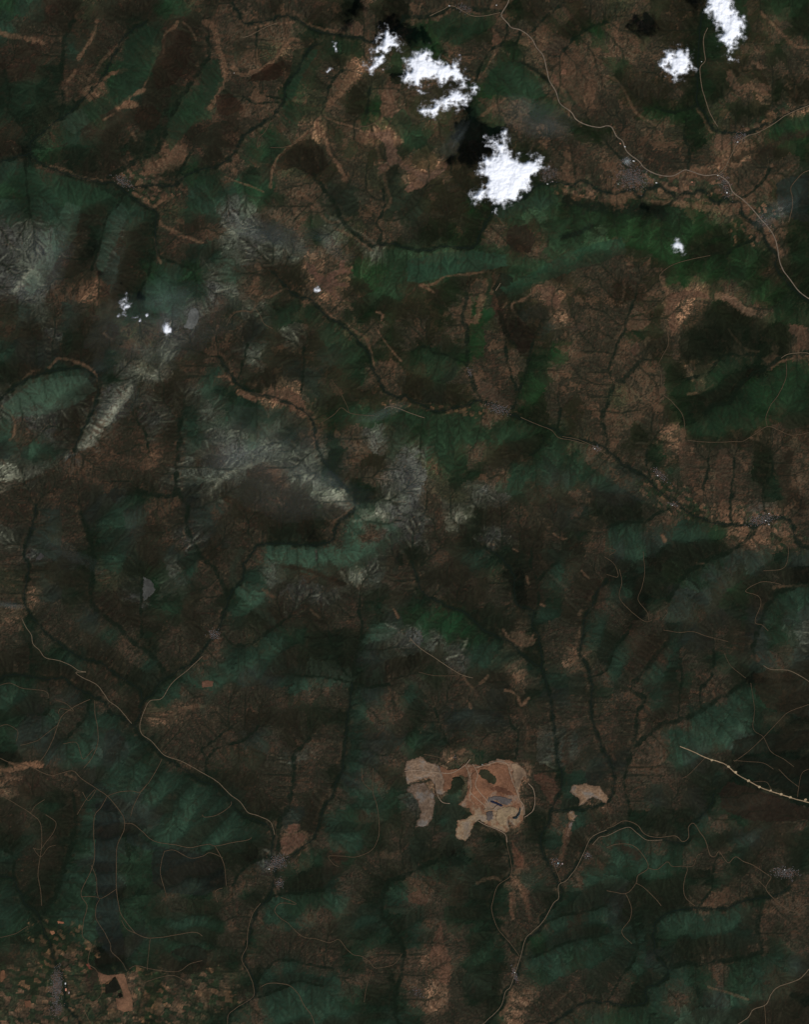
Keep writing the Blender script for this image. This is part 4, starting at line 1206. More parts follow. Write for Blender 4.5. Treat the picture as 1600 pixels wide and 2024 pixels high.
    # scattered woodland in the open land, clearings in the wood
    m1 = fbm(gx, gy, 34, 5, 81, .72); m2 = fbm(gx, gy, 9, 4, 85, .7)
    mm = m1 * .70 + m2 * .40 + .085 * st - .12 * asp
    openness = (1 - np.clip(forest, 0, 1)) * (1 - .8 * clean)
    a = np.clip((mm + .01) / .06, 0, 1) * .62 * openness * (1 - .4 * rck)
    dark = np.array((27, 31, 23), np.float32)
    col += (dark - col) * a[..., None]
    a = np.clip((-mm - .17) / .07, 0, 1) * .55 * np.clip(1.1 - forest, 0, 1) * (1 - rck)
    tan = np.array((92, 66, 47), np.float32)
    col += (tan - col) * a[..., None]
    a = np.clip((fbm(gx, gy, 22, 5, 121, .7) - .18) / .2, 0, 1) * .28 * forest
    col += (np.array((50, 40, 32), np.float32) - col) * a[..., None]
    # tilled plots round the lowland villages
    for (fx_, fy_, rx, ry, rot, sz) in FARM:
        i0, i1 = max(0, int((fx_ - rx * 1.4 - X0) / SP)), min(NX, int((fx_ + rx * 1.4 - X0) / SP))
        m_ = max(rx, ry) * 1.4
        i0, i1 = max(0, int((fx_ - m_ - X0) / SP)), min(NX, int((fx_ + m_ - X0) / SP))
        j0, j1 = max(0, int((fy_ - m_ - Y0) / SP)), min(NY, int((fy_ + m_ - Y0) / SP))
        W_ = (slice(j0, j1), slice(i0, i1))
        X, Y = gx[W_], gy[W_]
        c_, s_ = math.cos(rot), math.sin(rot)
        u = ((X - fx_) * c_ + (Y - fy_) * s_); v = (-(X - fx_) * s_ + (Y - fy_) * c_)
        e = 1 - np.hypot(u / rx, v / ry) + 1.1 * m1[W_]
        u = u / (sz * 1.0) + .07 * m2[W_] + .35 * m1[W_]; v = v / (sz * .7) + .05 * m2[W_] + .25 * m1[W_]
        iu, iv = np.floor(u), np.floor(v)
        bd = np.full(X.shape, 9.0); bh = np.zeros(X.shape)
        for du in (-1, 0, 1):
            for dv in (-1, 0, 1):
                a_, b_ = iu + du, iv + dv
                h1 = np.abs(np.sin(a_ * 127.1 + b_ * 311.7) * 43758.5) % 1; h2 = np.abs(np.sin(a_ * 269.5 + b_ * 183.3) * 43758.5) % 1
                d_ = np.maximum(np.abs(a_ + .15 + .7 * h1 - u), np.abs(b_ + .15 + .7 * h2 - v) * 1.1)
                m = d_ < bd; bd = np.where(m, d_, bd); bh = np.where(m, (h1 * 7.3 + h2 * 3.1) % 1, bh)
        tabf = np.array([(94, 68, 49), (36, 42, 28), (27, 37, 25), (66, 52, 39), (32, 44, 28), (78, 58, 43), (30, 36, 25), (50, 42, 32), (26, 38, 26), (31, 40, 27)], np.float32)
        a = (np.clip(e / .35, 0, 1) * .72)[..., None]
        col[W_] += (1.14 * tabf[(bh * 10).astype(int) % 10] * (1 + .25 * m2[W_] + .3 * m1[W_])[..., None] - col[W_]) * a
    # bare banks and meadows strung along the main rivers
    sdm_ = line_field([l for l in [wiggle(parse(l), 3, k, 4.0) for k, l in enumerate(STREAMS.strip().split('\n'))] if len(l) > 45], gx, gy, 26)
    a = np.clip(1 - np.abs(sdm_ - 8) / 7, 0, 1) * np.clip(n1 * 3.2 + .1 + n2, 0, 1) * .5 * np.clip(1.25 - forest, .25, 1)
    col += (np.array((88, 64, 46), np.float32) - col) * a[..., None]
    # crisp natural clearings on the drier hills
    m4 = fbm(gx + 14 * n1, gy + 14 * n2, 44, 4, 181, .55)
    a = np.clip((m4 - .27) / .03, 0, 1) * np.clip(.25 + dry, 0, 1) * np.clip(1.15 - forest, 0, 1) * .62 * (1 - rck)
    col += (np.array((90, 64, 46), np.float32) - col) * a[..., None]
    openness = openness * (1 - .8 * a)
    # thin dark thicket lines and thin bare paths through the open land
    v1 = fbm(gx + 9 * n1, gy + 9 * n2, 30, 4, 141, .6); v2 = fbm(gx, gy, 46, 5, 151, .62); v3 = fbm(gx, gy, 17, 3, 161, .6)
    a = np.clip(1.25 - np.abs(v1) / .05, 0, 1) * .55 * (openness * .85 + .15)
    col += (np.array((24, 29, 21), np.float32) - col) * a[..., None]
    a = np.clip(1.2 - np.abs(v2 + .12) / .022, 0, 1) * np.clip(.4 + 2 * v3, 0, 1) * .45 * (openness * .8 + .12)
    col += (np.array((96, 70, 50), np.float32) - col) * a[..., None]
    a = np.clip(1.2 - np.abs(v3) / .06, 0, 1) * .35 * openness * (1 - rck)
    col += (np.array((27, 29, 22), np.float32) - col) * a[..., None]
    # rills: thin dark gullies with bare shoulders
    dry_ = np.clip(1.1 - forest, .25, 1)
    a = np.clip((RILL - 2.0) / 1.6, 0, 1) * .46 * dry_ * (1 - .6 * clean)
    col += (np.array((25, 29, 22), np.float32) - col) * a[..., None]
    sh_ = np.clip(blur(np.clip(RILL - 1.6, 0, 3), 2) - np.clip(RILL - 1.4, 0, 3), 0, 1)
    a = np.clip(sh_ * 1.1, 0, 1) * .30 * openness
    col += (np.array((78, 60, 44), np.float32) - col) * a[..., None]
    a = np.clip((st - 1.1) / 1.0, 0, 1) * rck * .22
    col += (np.array((112, 108, 94), np.float32) - col) * a[..., None]
    # rock: pale gullied flecks
    g = np.clip((st * .5 + m2 * 3.0 + m1 * 1.5) * .5, -1, 1)
    col *= (1 + .22 * rck * g)[..., None]
    # medium mottling everywhere
    m3 = fbm(gx, gy, 5, 2, 95, .7)
    rough = (.35 + .65 * np.clip(1 - forest, 0, 1)) * (1 - .45 * rck)
    col *= np.exp((.20 * m2 + .12 * m3 + .05 * np.clip(st, -2.5, 2.5)) * rough + .16 * m1)[..., None]
    grey = col.mean(2, keepdims=True); col = grey + (col - grey) * .84; col *= np.array((1.0, 1.0, .97), np.float32)
    # woods along the water lines
    allst = [wiggle(parse(l), 3, k, 4.0) for k, l in enumerate(STREAMS.strip().split('\n'))]
    sd = line_field(allst, gx, gy, 16)
    sdm = line_field([l for l in allst if len(l) > 45], gx, gy, 16)
    sd = np.minimum(sd, sdm * .62)
    wv = np.clip(1.2 + 1.8 * n1, .25, 2.4)
    a = np.clip((2.5 * wv - sd) / 1.7 + .2, 0, 1) * np.clip(.55 + .9 * n1 + .5 * n2, .1, .8)
    rip = np.array((19, 27, 20), np.float32)
    col += (rip - col) * a[..., None]
    # gullies cut by the running water
    a = np.clip((flow - 2.2) / 2.4, 0, 1) * np.clip((14 - sd) * -.1 + 1, .4, 1) * .30
    col += (rip * 1.05 - col) * a[..., None]
    fo_ = np.clip(forest, 0, 1)[..., None]
    col = col * (1 - fo_ * np.array((.06, .10, .17), np.float32))
    for k_ in range(3): col[..., k_] += .7 * (col[..., k_] - blur(col[..., k_], 1))
    return np.clip(col, 9, 250), asp, sd, forest, rck
# ------------------------------------------------------------------ helpers
random.seed(4)

def P(x, y, z=0.0):
    """map pixel + height -> world point"""
    return ((x - W / 2) * MPP, (H / 2 - y) * MPP, z)

def tag(o, label=None, cat=None, group=None, kind=None):
    for k, v in (('label', label), ('category', cat), ('group', group), ('kind', kind)):
        if v: o[k] = v
    return o

def link(name, me, mat=None, parent=None):
    o = bpy.data.objects.new(name, me)
    scene.collection.objects.link(o)
    if mat: me.materials.append(mat)
    if parent: o.parent = parent
    return o

def quad_mesh(name, co, quads, smooth=True):
    me = bpy.data.meshes.new(name)
    co = np.asarray(co, np.float32); quads = np.asarray(quads, np.int32)
    me.vertices.add(len(co)); me.vertices.foreach_set('co', co.ravel())
    me.loops.add(quads.size); me.loops.foreach_set('vertex_index', quads.ravel())
    me.polygons.add(len(quads))
    me.polygons.foreach_set('loop_start', np.arange(0, quads.size, 4, dtype=np.int32))
    me.update(calc_edges=True)
    me.polygons.foreach_set('use_smooth', np.full(len(quads), smooth, bool))
    return me

def color_attr(me, name, rgb):
    a = me.attributes.new(name, 'FLOAT_COLOR', 'POINT')
    c = np.ones((len(rgb), 4), np.float32); c[:, :3] = rgb
    a.data.foreach_set('color', c.ravel())

def float_attr(me, name, v):
    a = me.attributes.new(name, 'FLOAT', 'POINT')
    a.data.foreach_set('value', np.ascontiguousarray(v, np.float32))

class Nodes:
    def __init__(s, name):
        s.m = bpy.data.materials.new(name); s.m.use_nodes = True
        s.t = s.m.node_tree; s.b = s.t.nodes['Principled BSDF']
        s.b.inputs['Roughness'].default_value = 1.0
        s.b.inputs['Specular IOR Level'].default_value = 0.0
    def n(s, kind, **kw):
        k = s.t.nodes.new(kind)
        for a, v in kw.items(): setattr(k, a, v)
        return k
    def l(s, a, b): s.t.links.new(a, b)
    def noise(s, scale, detail=4, rough=.6, vec=None):
        k = s.n('ShaderNodeTexNoise'); k.inputs['Scale'].default_value = scale
        k.inputs['Detail'].default_value = detail; k.inputs['Roughness'].default_value = rough
        if vec: s.l(vec, k.inputs['Vector'])
        return k
    def ramp(s, fac, lo, hi, p0=.3, p1=.7):
        r = s.n('ShaderNodeMapRange'); r.inputs['From Min'].default_value = p0; r.inputs['From Max'].default_value = p1
        r.inputs['To Min'].default_value = lo; r.inputs['To Max'].default_value = hi
        s.l(fac, r.inputs['Value']); return r.outputs['Result']

def ground_material(name, attr='cover', rgb=None, grain=.22):
    s = Nodes(name)
    g = s.n('ShaderNodeNewGeometry')
    f1 = s.noise(1 / 90.0, 3, .7, g.outputs['Position'])
    f2 = s.noise(1 / 30.0, 2, .6, g.outputs['Position'])
    mul = s.n('ShaderNodeMath', operation='MULTIPLY')
    s.l(s.ramp(f1.outputs['Fac'], 1 - grain, 1 + grain), mul.inputs[0]); s.l(s.ramp(f2.outputs['Fac'], 1 - grain * .7, 1 + grain * .7), mul.inputs[1])
    v = s.n('ShaderNodeVectorMath', operation='SCALE'); s.l(mul.outputs[0], v.inputs['Scale'])
    if rgb is None:
        a = s.n('ShaderNodeAttribute', attribute_name=attr); s.l(a.outputs['Color'], v.inputs[0])
    else:
        v.inputs[0].default_value = [float(q) for q in rgb]
    s.l(v.outputs[0], s.b.inputs['Base Color'])
    return s.m

def refl(c):
    return srgb2lin(c) / GROUND_LIGHT

# ------------------------------------------------------------------ terrain
gx, gy, Z, R, flow, lab = build_fields()
col, asp, sdist, forest, rck = land_colour(gx, gy, Z, R, flow, lab)

# villages: trodden grey-brown ground
for (vx, vy, rx, ry, rot, nh, lab) in VILLAGES:
    c, s_ = math.cos(rot), math.sin(rot)
    u = ((gx - vx) * c + (gy - vy) * s_) / (rx * 1.25); v = (-(gx - vx) * s_ + (gy - vy) * c) / (ry * 1.25)
    a = np.clip((1 - np.hypot(u, v)) / .6, 0, 1) * .55
    col += (np.array((48, 42, 36), np.float32) - col) * a[..., None]
    forest *= 1 - np.clip(a * 2, 0, 1)

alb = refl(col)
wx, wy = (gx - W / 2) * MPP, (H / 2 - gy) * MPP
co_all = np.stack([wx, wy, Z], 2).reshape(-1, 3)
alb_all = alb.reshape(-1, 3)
idx = np.arange(NX * NY).reshape(NY, NX)
quads = np.stack([idx[1:, :-1], idx[1:, 1:], idx[:-1, 1:], idx[:-1, :-1]], 2).reshape(-1, 4)
fq = blur(forest, 2)[:-1, :-1].ravel() > .55

def height(x, y):
    return float(sample(Z, np.array([(x - X0) / SP]), np.array([(y - Y0) / SP]))[0])
def heights(x, y):
    return sample(Z, (np.asarray(x) - X0) / SP, (np.asarray(y) - Y0) / SP)

def sub_terrain(name, mask, mat):
    q = quads[mask]
    used = np.zeros(len(co_all), bool); used[q.ravel()] = True
    remap = np.cumsum(used) - 1
    me = quad_mesh(name, co_all[used], remap[q])
    color_attr(me, 'cover', alb_all[used])
    return link(name, me, mat)

m_ground = ground_material('open_ground', grain=.20)
m_forest = ground_material('forest_canopy', grain=.09)
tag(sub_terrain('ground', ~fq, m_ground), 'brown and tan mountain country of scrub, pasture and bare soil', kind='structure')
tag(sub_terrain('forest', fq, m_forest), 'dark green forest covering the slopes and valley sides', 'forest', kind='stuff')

# land beyond the frame, coarse, out to the horizon
def bump0(x, y, cx, cy, s, a): return a * np.exp(-((x - cx) ** 2 + (y - cy) ** 2) / (2 * s * s))
ox = np.concatenate([np.linspace(-20000, X0 + 6, 60), np.linspace(X0 + 6, X1 - 6, 40)[1:-1], np.linspace(X1 - 6, 21600, 60)])
oy = np.concatenate([np.linspace(-20000, Y0 + 6, 60), np.linspace(Y0 + 6, Y1 - 6, 50)[1:-1], np.linspace(Y1 - 6, 22000, 60)])
GX, GY = np.meshgrid(ox, oy)
base = bump0(GX, GY, 250, 850, 420, 700) + bump0(GX, GY, 850, 1050, 300, 450) + bump0(GX, GY, 600, 300, 300, 250) + bump0(GX, GY, 1450, 1600, 300, 200) + 40
i = np.arange(GX.size).reshape(GX.shape)
q = np.stack([i[1:, :-1], i[1:, 1:], i[:-1, 1:], i[:-1, :-1]], 2)
inside = (GX[:-1, :-1] > X0) & (GX[:-1, 1:] < X1) & (GY[:-1, :-1] > Y0) & (GY[1:, :-1] < Y1)
me = quad_mesh('surrounding_land', np.stack([(GX - W / 2) * MPP, (H / 2 - GY) * MPP, base], 2).reshape(-1, 3), q[~inside])
s = Nodes('surrounding_land')
g = s.n('ShaderNodeNewGeometry')
n1 = s.noise(1 / 2500.0, 8, .65, g.outputs['Position'])
r = s.n('ShaderNodeValToRGB'); s.l(n1.outputs['Fac'], r.inputs['Fac'])
r.color_ramp.elements[0].position = .4; r.color_ramp.elements[0].color = (*[float(v) for v in refl((24, 38, 30))], 1)
r.color_ramp.elements[1].position = .62; r.color_ramp.elements[1].color = (*[float(v) for v in refl((58, 44, 34))], 1)
s.l(r.outputs['Color'], s.b.inputs['Base Color'])
tag(link('surrounding_land', me, s.m), 'wooded and scrubby hills beyond the pictured area', kind='structure')

# ------------------------------------------------------------------ draped sheets: quarry, heaps, fields, ponds
def raise_sheet(style, sd, X, Y):
    n = fbm(X, Y, 9, 4, 7, .6)
    if style == 'heap':
        t = np.clip(sd, 0, 14)
        return 6 + 2.4 * t + 10 * n * np.clip(sd / 5, 0, 1)
    if style == 'pit':
        return 18 + 8 * n - 10 * np.clip(sd / 12, 0, 1)
    if style == 'water':
        return np.full(X.shape, 0.0)
    return 16 + 5 * n

def sheet(name, style, rgb, label, outline, mat_cache={}):
    pts = parse(outline)
    xs = [p[0] for p in pts]; ys = [p[1] for p in pts]
    st = 1.0 if max(xs) - min(xs) > 20 else .5
    X, Y = np.meshgrid(np.arange(min(xs) - 4, max(xs) + 4.1, st), np.arange(min(ys) - 4, max(ys) + 4.1, st))
    jx = fbm(X, Y, 11, 5, 33, .68) * (5.5 if style != 'water' else .8); jy = fbm(X, Y, 11, 5, 37, .68) * (5.5 if style != 'water' else .8)
    if name == 'field': jx *= .4; jy *= .4
    sd = poly_sd(pts, X + jx, Y + jy)
    z = heights(X, Y) + raise_sheet(style, sd, X, Y) + SHEET_LIFT.get(label, 0)
    if style == 'water': z = np.full(X.shape, float(z[sd > 0].max()) + 4)
    z = np.where(sd < .6, np.minimum(z, heights(X, Y) - 4), z)     # hem runs into the ground
    keep = (sd[:-1, :-1] > -.6) & (sd[1:, :-1] > -.6) & (sd[:-1, 1:] > -.6) & (sd[1:, 1:] > -.6)
    k = np.arange(X.size).reshape(X.shape)
    q = np.stack([k[1:, :-1], k[1:, 1:], k[:-1, 1:], k[:-1, :-1]], 2)[keep]
    used = np.zeros(X.size, bool); used[q.ravel()] = True; remap = np.cumsum(used) - 1
    me = quad_mesh(name, np.stack([(X - W / 2) * MPP, (H / 2 - Y) * MPP, z], 2).reshape(-1, 3)[used], remap[q])
    n1 = fbm(X, Y, 26, 4, 41, .65); n2 = fbm(X, Y, 5, 3, 43, .65)
    c = np.array(rgb, np.float32) * (1 + (.30 if style != 'water' else .05) * n1 + (.16 if style != 'water' else 0) * n2)[..., None]
    if style == 'heap':
        c = c + (np.array((96, 92, 86)) - c) * np.clip(n1 * 2.6, 0, .8)[..., None]
        c = c + (np.array((58, 44, 34)) - c) * np.clip((2.4 - sd) / 3 + 1.4 * n2, 0, .75)[..., None]
    if style == 'pit':
        c = c + (np.array((124, 108, 84)) - c) * np.clip((Y - 1585) / 30, 0, .7)[..., None]
        c = c + (np.array((104, 94, 84)) - c) * np.clip(n1 * 2.5, 0, .6)[..., None]
        c = c + (np.array((96, 62, 44)) - c) * np.clip(-n1 * 2.5, 0, .6)[..., None]
    if style == 'pit': c = c + (np.array((60, 46, 36)) - c) * np.clip((1.8 - sd) / 2.5 + 1.2 * n2, 0, .7)[..., None]
    if style in ('pit', 'heap'):
        band = np.abs(((sd * .21 + n1 * .9) % 1) - .5) * 2
        c = c * (1 + .16 * (band - .5) + .10 * n2)[..., None]
    if label.startswith('orange dug'):  # pale bands painted in place of shading from terrace steps
        band = np.abs(((sd * .28 + n1 * 1.2) % 1) - .5) * 2
        c = c + (np.array((128, 96, 76)) - c) * (np.clip((band - .82) / .1, 0, 1) * .7)[..., None]
    color_attr(me, 'cover', refl(np.clip(c, 4, 250)).reshape(-1, 3)[used])
    if style == 'water':
        m = ground_material('pond_water', grain=.02); b = m.node_tree.nodes['Principled BSDF']
        b.inputs['Roughness'].default_value = .08; b.inputs['Specular IOR Level'].default_value = .5
    else: m = M_SHEET
    cat = {'field': 'field', 'spoil_heap': 'spoil heap', 'quarry': 'quarry', 'quarry_floor': 'quarry floor', 'quarry_terrace': 'quarry terrace', 'green_island': 'bushes',
           'quarry_pond': 'pond', 'tailings_basin': 'basin', 'rock_slab': 'scree'}[name]
    return tag(link(name, me, m), label, cat)

M_SHEET = ground_material('bare_soil', grain=.16)
SHEET_LIFT = {}
for row in SHEETS:
    if row[0] in ('quarry_floor', 'tailings_basin'): SHEET_LIFT[row[3]] = 22
    if row[0] == 'quarry_terrace': SHEET_LIFT[row[3]] = 30
    if row[0] == 'green_island': SHEET_LIFT[row[3]] = 34
    if row[0] == 'quarry_pond': SHEET_LIFT[row[3]] = 48
for row in SHEETS: sheet(*row)

# ------------------------------------------------------------------ roads, tracks, rivers
def ribbon(pts, width, lift, wig, seed, vary=.15, step=3.0):
    L = np.array(wiggle(pts, wig, seed, step))
    T = np.gradient(L, axis=0); T /= np.linalg.norm(T, axis=1, keepdims=True) + 1e-9
    N = np.stack([-T[:, 1], T[:, 0]], 1)
    w = width * .5 * (1 + vary * fbm(L[:, 0], L[:, 1], 8, 2, seed % 50))
    A = L + N * w[:, None]; B = L - N * w[:, None]
    ha, hb, hc = heights(A[:, 0], A[:, 1]), heights(B[:, 0], B[:, 1]), heights(L[:, 0], L[:, 1])
    top = np.maximum(np.maximum(ha, hb), hc) + lift
    n = len(L); V = []
    for Q, zz in ((A, top), (B, top), (A, top - lift - 10), (B, top - lift - 10)):
        V.append(np.stack([(Q[:, 0] - W / 2) * MPP, (H / 2 - Q[:, 1]) * MPP, zz], 1))
    i = np.arange(n - 1)
    q = np.concatenate([np.stack([i, i + 1, i + 1 + n, i + n], 1), np.stack([i + 2 * n, i + 1 + 2 * n, i + 1, i], 1),
                        np.stack([i + n, i + 1 + n, i + 1 + 3 * n, i + 3 * n], 1)])
    return np.concatenate(V), q

def road_mat(name, rgb):
    return ground_material(name, rgb=refl(rgb), grain=.22)
ROAD_M = {'main': road_mat('asphalt_road', (104, 92, 78)), 'local': road_mat('dirt_track', (76, 63, 48)), 'pale': road_mat('pale_track', (94, 81, 64)),
          'ridge': road_mat('gravel_ridge_road', (138, 118, 92)), 'haul': road_mat('haul_road', (122, 104, 86))}
for k, ln in enumerate(ROADS.strip().split('\n')):
    hd, pts = ln.split('|'); wd, op, kind = hd.split()
    V, q = ribbon(parse(pts), float(wd) * {'main': .55, 'ridge': .7, 'haul': .9}.get(kind, .66), 52 if kind == 'haul' else 17, .5, k)
    m = ROAD_M['pale'] if kind == 'local' and float(op) >= .38 else ROAD_M[kind]
    nm = {'main': 'highway', 'ridge': 'ridge_road', 'haul': 'haul_road'}.get(kind, 'track')
    tag(link(nm, quad_mesh(nm, V, q, False), m), kind='structure')
m_river = ground_material('river_water', rgb=refl((20, 27, 26)), grain=.1)
for k, ln in enumerate(STREAMS.strip().split('\n')):
    p = parse(ln)
    if len(p) < 12: continue
    V, q = ribbon(p, .8, 5, 3, k, .5)
    tag(link('river', quad_mesh('river', V, q, False), m_river), kind='structure')

# gravel pads along the ridge road
m_pad = road_mat('gravel_pad', (158, 138, 108))
for (x, y) in PADS:
    ring = []
    rs = random.Random(int(x))
    n = 14
    z = max(height(x + dx, y + dy) for dx in (-2, 0, 2) for dy in (-2, 0, 2)) + 12
    co = []; r0 = [2.3 * rs.uniform(.75, 1.2) for _ in range(n)]
    for zz in (z, z - 60):
        for k in range(n):
            a = 6.2832 * k / n
            co.append(P(x + r0[k] * 1.25 * math.cos(a), y + r0[k] * math.sin(a), zz))
    me = bpy.data.meshes.new('gravel_pad')
    me.from_pydata(co, [], [tuple(reversed(range(n)))] + [(k, (k + 1) % n, n + (k + 1) % n, n + k) for k in range(n)])
    tag(link('gravel_pad', me, m_pad), 'pale gravel pad beside the bright ridge road at right', 'gravel pad', 'gravel pads strung along the ridge road')

# ------------------------------------------------------------------ houses and sheds
def plain(name, rgb, rough=.8):
    s = Nodes(name); g = s.n('ShaderNodeNewGeometry'); f = s.noise(1 / 6.0, 3, .6, g.outputs['Position'])
    v = s.n('ShaderNodeVectorMath', operation='SCALE'); v.inputs[0].default_value = rgb
    s.l(s.ramp(f.outputs['Fac'], .85, 1.15), v.inputs['Scale']); s.l(v.outputs[0], s.b.inputs['Base Color'])
    s.b.inputs['Roughness'].default_value = rough
    return s.m
m_wall = plain('plaster_wall', (.30, .27, .23))
ROOFS = {'w': plain('white_sheet_roof', (.5, .49, .46)), 'r': plain('red_tile_roof', (.46, .21, .13)), 'p': plain('pink_roof', (.42, .33, .31)),
         't': plain('turquoise_roof', (.36, .50, .50)), 'g': plain('grey_roof', (.125, .115, .112)), 'b': plain('brown_tile_roof', (.17, .095, .07))}

def gable(l, w, h, rise, over=.6):
    """wall box and gabled roof with eaves, ridge along x"""
    a, b = l / 2, w / 2
    wall = ([(-a, -b, 0), (a, -b, 0), (a, b, 0), (-a, b, 0), (-a, -b, h), (a, -b, h), (a, b, h), (-a, b, h), (-a, 0, h + rise * .96), (a, 0, h + rise * .96)],
            [(0, 1, 5, 4), (2, 3, 7, 6), (1, 2, 6, 9, 5), (3, 0, 4, 8, 7)])
    A, B = a + over, b + over; e = h - rise * over / b; t = .35
    roof = ([(-A, -B, e), (A, -B, e), (A, 0, h + rise), (-A, 0, h + rise), (A, B, e), (-A, B, e),
             (-A, -B, e + t), (A, -B, e + t), (A, 0, h + rise + t), (-A, 0, h + rise + t), (A, B, e + t), (-A, B, e + t)],
            [(6, 7, 8, 9), (9, 8, 10, 11), (1, 0, 3, 2), (2, 3, 5, 4), (0, 1, 7, 6), (4, 5, 11, 10), (1, 2, 8, 7), (2, 4, 10, 8), (3, 0, 6, 9), (5, 3, 9, 11)])
    return wall, roof

def mesh_of(name, part):
    me = bpy.data.meshes.new(name); me.from_pydata(part[0], [], part[1]); return me

for (x, y, l, w, rot, c, lab) in SHEDS:
    o = bpy.data.objects.new('large_building', None); scene.collection.objects.link(o)
    o.location = P(x, y, min(height(x + dx, y + dy) for dx in (-1.5, 1.5) for dy in (-1.5, 1.5)) + 4)
    o.rotation_euler = (0, 0, -rot)
    tag(o, lab, 'building')
    wl, rf = gable(l * .85, w * .85, 20, 5, 1.5)
    link('wall', mesh_of('wall', wl), m_wall, o); link('roof', mesh_of('roof', rf), ROOFS[c], o)

# each village: a share of its houses single, the remainder one cluster mesh
HV = {}
for key, (l, w) in (('a', (26, 17)), ('b', (20, 20)), ('c', (34, 18))):
    for rc in ('g', 'b'):
        wl, rf = gable(l, w, 9, 4.5, 1)
        me = bpy.data.meshes.new('village_house')
        nv = len(wl[0])
        me.from_pydata(wl[0] + rf[0], [], wl[1] + [tuple(v + nv for v in f) for f in rf[1]])
        me.materials.append(m_wall); me.materials.append(ROOFS[rc])
        for i_, p_ in enumerate(me.polygons): p_.material_index = 0 if i_ < len(wl[1]) else 1
        HV[key + rc] = (me, wl, rf)
rs = random.Random(8)
total = sum(v[5] for v in VILLAGES)
for (vx, vy, rx, ry, rot, nh, lab) in VILLAGES:
    single = max(3, round(285 * nh / total))
    pts = []
    tries = 0
    while len(pts) < nh and tries < nh * 40:
        tries += 1
        u, v = rx * rs.gauss(0, .48), ry * rs.gauss(0, .48)
        # houses line up on lanes
        if rs.random() < .7: v = round(v / 3.2) * 3.2 + rs.gauss(0, .35)
        x = vx + u * math.cos(rot) - v * math.sin(rot); y = vy + u * math.sin(rot) + v * math.cos(rot)
        if any((x - p[0]) ** 2 + (y - p[1]) ** 2 < 1.9 for p in pts): continue
        if any((x - s_[0]) ** 2 + (y - s_[1]) ** 2 < 9 for s_ in SHEDS): continue
        pts.append((x, y))
    VV = []; FF = []; MI = []
    for k, (x, y) in enumerate(pts):
        key = rs.choice('aabbc') + rs.choice('gggb'); me, wl, rf = HV[key]
        z = height(x, y) + 1; th = -rot + rs.choice((0, math.pi / 2)) + rs.gauss(0, .15)
        if k < single:
            o = bpy.data.objects.new('village_house', me); scene.collection.objects.link(o)
            o.location = P(x, y, z); o.rotation_euler = (0, 0, th)
            part = ('upper' if y < vy else 'lower') + ('-left' if x < vx else '-right')
            tag(o, {'g': 'grey', 'b': 'brown'}[key[1]] + '-roofed house, ' + part + ' in the ' + lab, 'house', 'houses in the ' + lab)
        else:
            X_, Y_, Z_ = P(x, y, z); c, s_ = math.cos(th), math.sin(th)
            for part, mi in ((wl, 0), (rf, 1 if key[1] == 'g' else 2)):
                b0 = len(VV)
                VV += [(X_ + p[0] * c - p[1] * s_, Y_ + p[0] * s_ + p[1] * c, Z_ + p[2]) for p in part[0]]
                FF += [tuple(i_ + b0 for i_ in f) for f in part[1]]; MI += [mi] * len(part[1])
    if VV:
        me = bpy.data.meshes.new('village_house_cluster'); me.from_pydata(VV, [], FF)
        for m in (m_wall, ROOFS['g'], ROOFS['b']): me.materials.append(m)
        me.polygons.foreach_set('material_index', MI)
        tag(bpy.data.objects.new('village_house_cluster', me), 'packed small houses of the ' + lab, 'houses', kind='stuff')
        o = [ob for ob in bpy.data.objects if ob.data == me][0]; scene.collection.objects.link(o)

# ------------------------------------------------------------------ clouds
CLOUD_Z = 3700.0
def cloud_mat(name, white):
    s = Nodes(name); t = s.t
    t.nodes.remove(s.b)
    out = t.nodes['Material Output']
    a = s.n('ShaderNodeAttribute', attribute_name='thickness')
    d = s.n('ShaderNodeBsdfDiffuse'); d.inputs['Color'].default_value = white
    tr = s.n('ShaderNodeBsdfTranslucent'); tr.inputs['Color'].default_value = white
    mx = s.n('ShaderNodeMixShader'); mx.inputs[0].default_value = .12; s.l(d.outputs[0], mx.inputs[1]); s.l(tr.outputs[0], mx.inputs[2])
    tp = s.n('ShaderNodeBsdfTransparent')
    m2 = s.n('ShaderNodeMixShader'); s.l(a.outputs['Fac'], m2.inputs[0]); s.l(tp.outputs[0], m2.inputs[1]); s.l(mx.outputs[0], m2.inputs[2])
    s.l(m2.outputs[0], out.inputs['Surface'])
    return s.m
m_cloud = cloud_mat('cloud', (.96, .97, 1, 1))
m_veil = cloud_mat('thin_haze', (.78, .92, .90, 1))

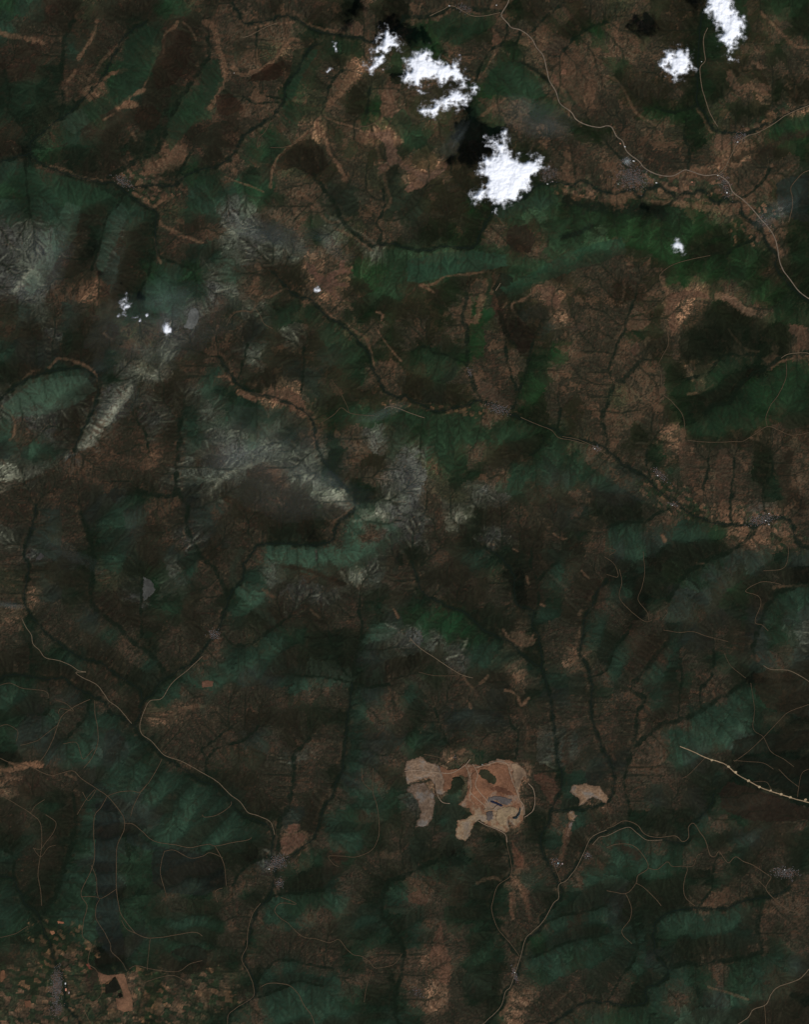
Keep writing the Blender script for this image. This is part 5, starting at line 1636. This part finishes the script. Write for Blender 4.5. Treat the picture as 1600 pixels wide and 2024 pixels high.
def cloud_shell(name, X, Y, dens, top, zc, mat, dens_low=None):
    """closed shell: billowing top, flatter underside"""
    k = 1 - zc / CAM_H                      # stands above the ground it is seen against
    keep = (dens[:-1, :-1] > .004) | (dens[1:, :-1] > .004) | (dens[:-1, 1:] > .004) | (dens[1:, 1:] > .004)
    i = np.arange(X.size).reshape(X.shape)
    q = np.stack([i[1:, :-1], i[1:, 1:], i[:-1, 1:], i[:-1, :-1]], 2)[keep]
    used = np.zeros(X.size, bool); used[q.ravel()] = True; remap = np.cumsum(used) - 1
    wx_, wy_ = (X - W / 2) * MPP * k, (H / 2 - Y) * MPP * k
    up = np.stack([wx_, wy_, zc + top], 2).reshape(-1, 3)[used]
    lo = np.stack([wx_, wy_, zc - top * .25 - 1], 2).reshape(-1, 3)[used]
    qq = remap[q]; nv = len(up)
    me = quad_mesh(name, np.concatenate([up, lo]), np.concatenate([qq, qq[:, ::-1] + nv]))
    d = dens.reshape(-1)[used]
    float_attr(me, 'thickness', np.concatenate([d, np.clip(d, 0, 1) ** 1.3 * (.62 if dens_low is None else dens_low)]))
    return link(name, me, mat)

for k, (lab, strength, outline) in enumerate(BOUND_CLOUDS):
    pts = parse(outline)
    xs = [p[0] for p in pts]; ys = [p[1] for p in pts]
    size = max(max(xs) - min(xs), max(ys) - min(ys))
    st = .75 if size > 25 else .5
    X, Y = np.meshgrid(np.arange(min(xs) - 14, max(xs) + 14, st), np.arange(min(ys) - 14, max(ys) + 14, st))
    a = min(1, size / 40)
    jx = fbm(X, Y, 18, 4, 200 + k, .55) * 10 * a; jy = fbm(X, Y, 18, 4, 230 + k, .55) * 10 * a
    sd = poly_sd(pts, X + jx, Y + jy)
    n = fbm(X, Y, 14, 5, 260 + k, .6); nb = fbm(X, Y, 34, 4, 290 + k, .55)
    hole = n * 1.0 + nb * .9
    core = np.clip((sd + 10 * a) / (28 * a + 2), 0, 1)
    fr = fbm(X + 8 * n, Y + 8 * nb, 9, 4, 350 + k, .58)
    d = core * 2.3 - (1 - strength) * 2.6 * np.clip(.16 - hole, 0, 1) + (n * 1.5 + fr * .8 + nb * .6) * np.clip(1.4 - core, .15, 1) - .30 * (1 - core)
    d -= 1.0 * np.clip(-n - nb * .6 - .14, 0, 1)
    dens = np.clip(d, 0, 1.5) / 1.5; dens = dens ** 2.8 * min(1, .5 + strength * .55) * (1 - (1.05 - strength) * .9 * np.clip(-n + .1, 0, 1))
    dens = np.where(core <= 0, 0, dens)
    sm = blur(np.clip(d, 0, 1.6), 5)
    top = sm * (40 + 110 * np.sqrt(np.clip(sd + 6, 0, 36) / 36)) * max(a, .35) * (1 + .45 * nb + .3 * blur(n, 3)) + 10
    o = cloud_shell('cloud', X, Y, dens, np.maximum(top, 1), CLOUD_Z, m_cloud)
    tag(o, lab, 'cloud')

for k, (x, y, rx, ry, rot, st_, lab) in enumerate(VEILS):
    r_ = max(rx, ry) * 1.6
    stp = max(1.0, r_ / 60)
    X, Y = np.meshgrid(np.arange(x - r_, x + r_, stp), np.arange(y - r_, y + r_, stp))
    c, s_ = math.cos(rot), math.sin(rot)
    jx = fbm(X, Y, r_ * .8, 3, 400 + k) * rx * .35; jy = fbm(X, Y, r_ * .8, 3, 420 + k) * ry * .45
    u = ((X - x + jx) * c + (Y - y + jy) * s_) / rx; v = (-(X - x + jx) * s_ + (Y - y + jy) * c) / ry
    d = np.exp(-(u * u + v * v) * 1.6) * (1 + .8 * fbm(u * 20, v * 60, 22, 4, 440 + k, .6)) * np.clip(1.25 * (1 - np.maximum(np.abs(X - x), np.abs(Y - y)) / r_) * 3, 0, 1)
    dens = np.clip(d * st_ - .004, 0, 1)
    z0 = 2300 if rx > 12 else 1400
    o = cloud_shell('thin_cloud' if rx > 12 else 'smoke_plume', X, Y, dens, 20 + 120 * np.clip(d, 0, 1), z0, m_veil, .0)
    tag(o, lab, 'thin cloud' if rx > 12 else 'smoke')
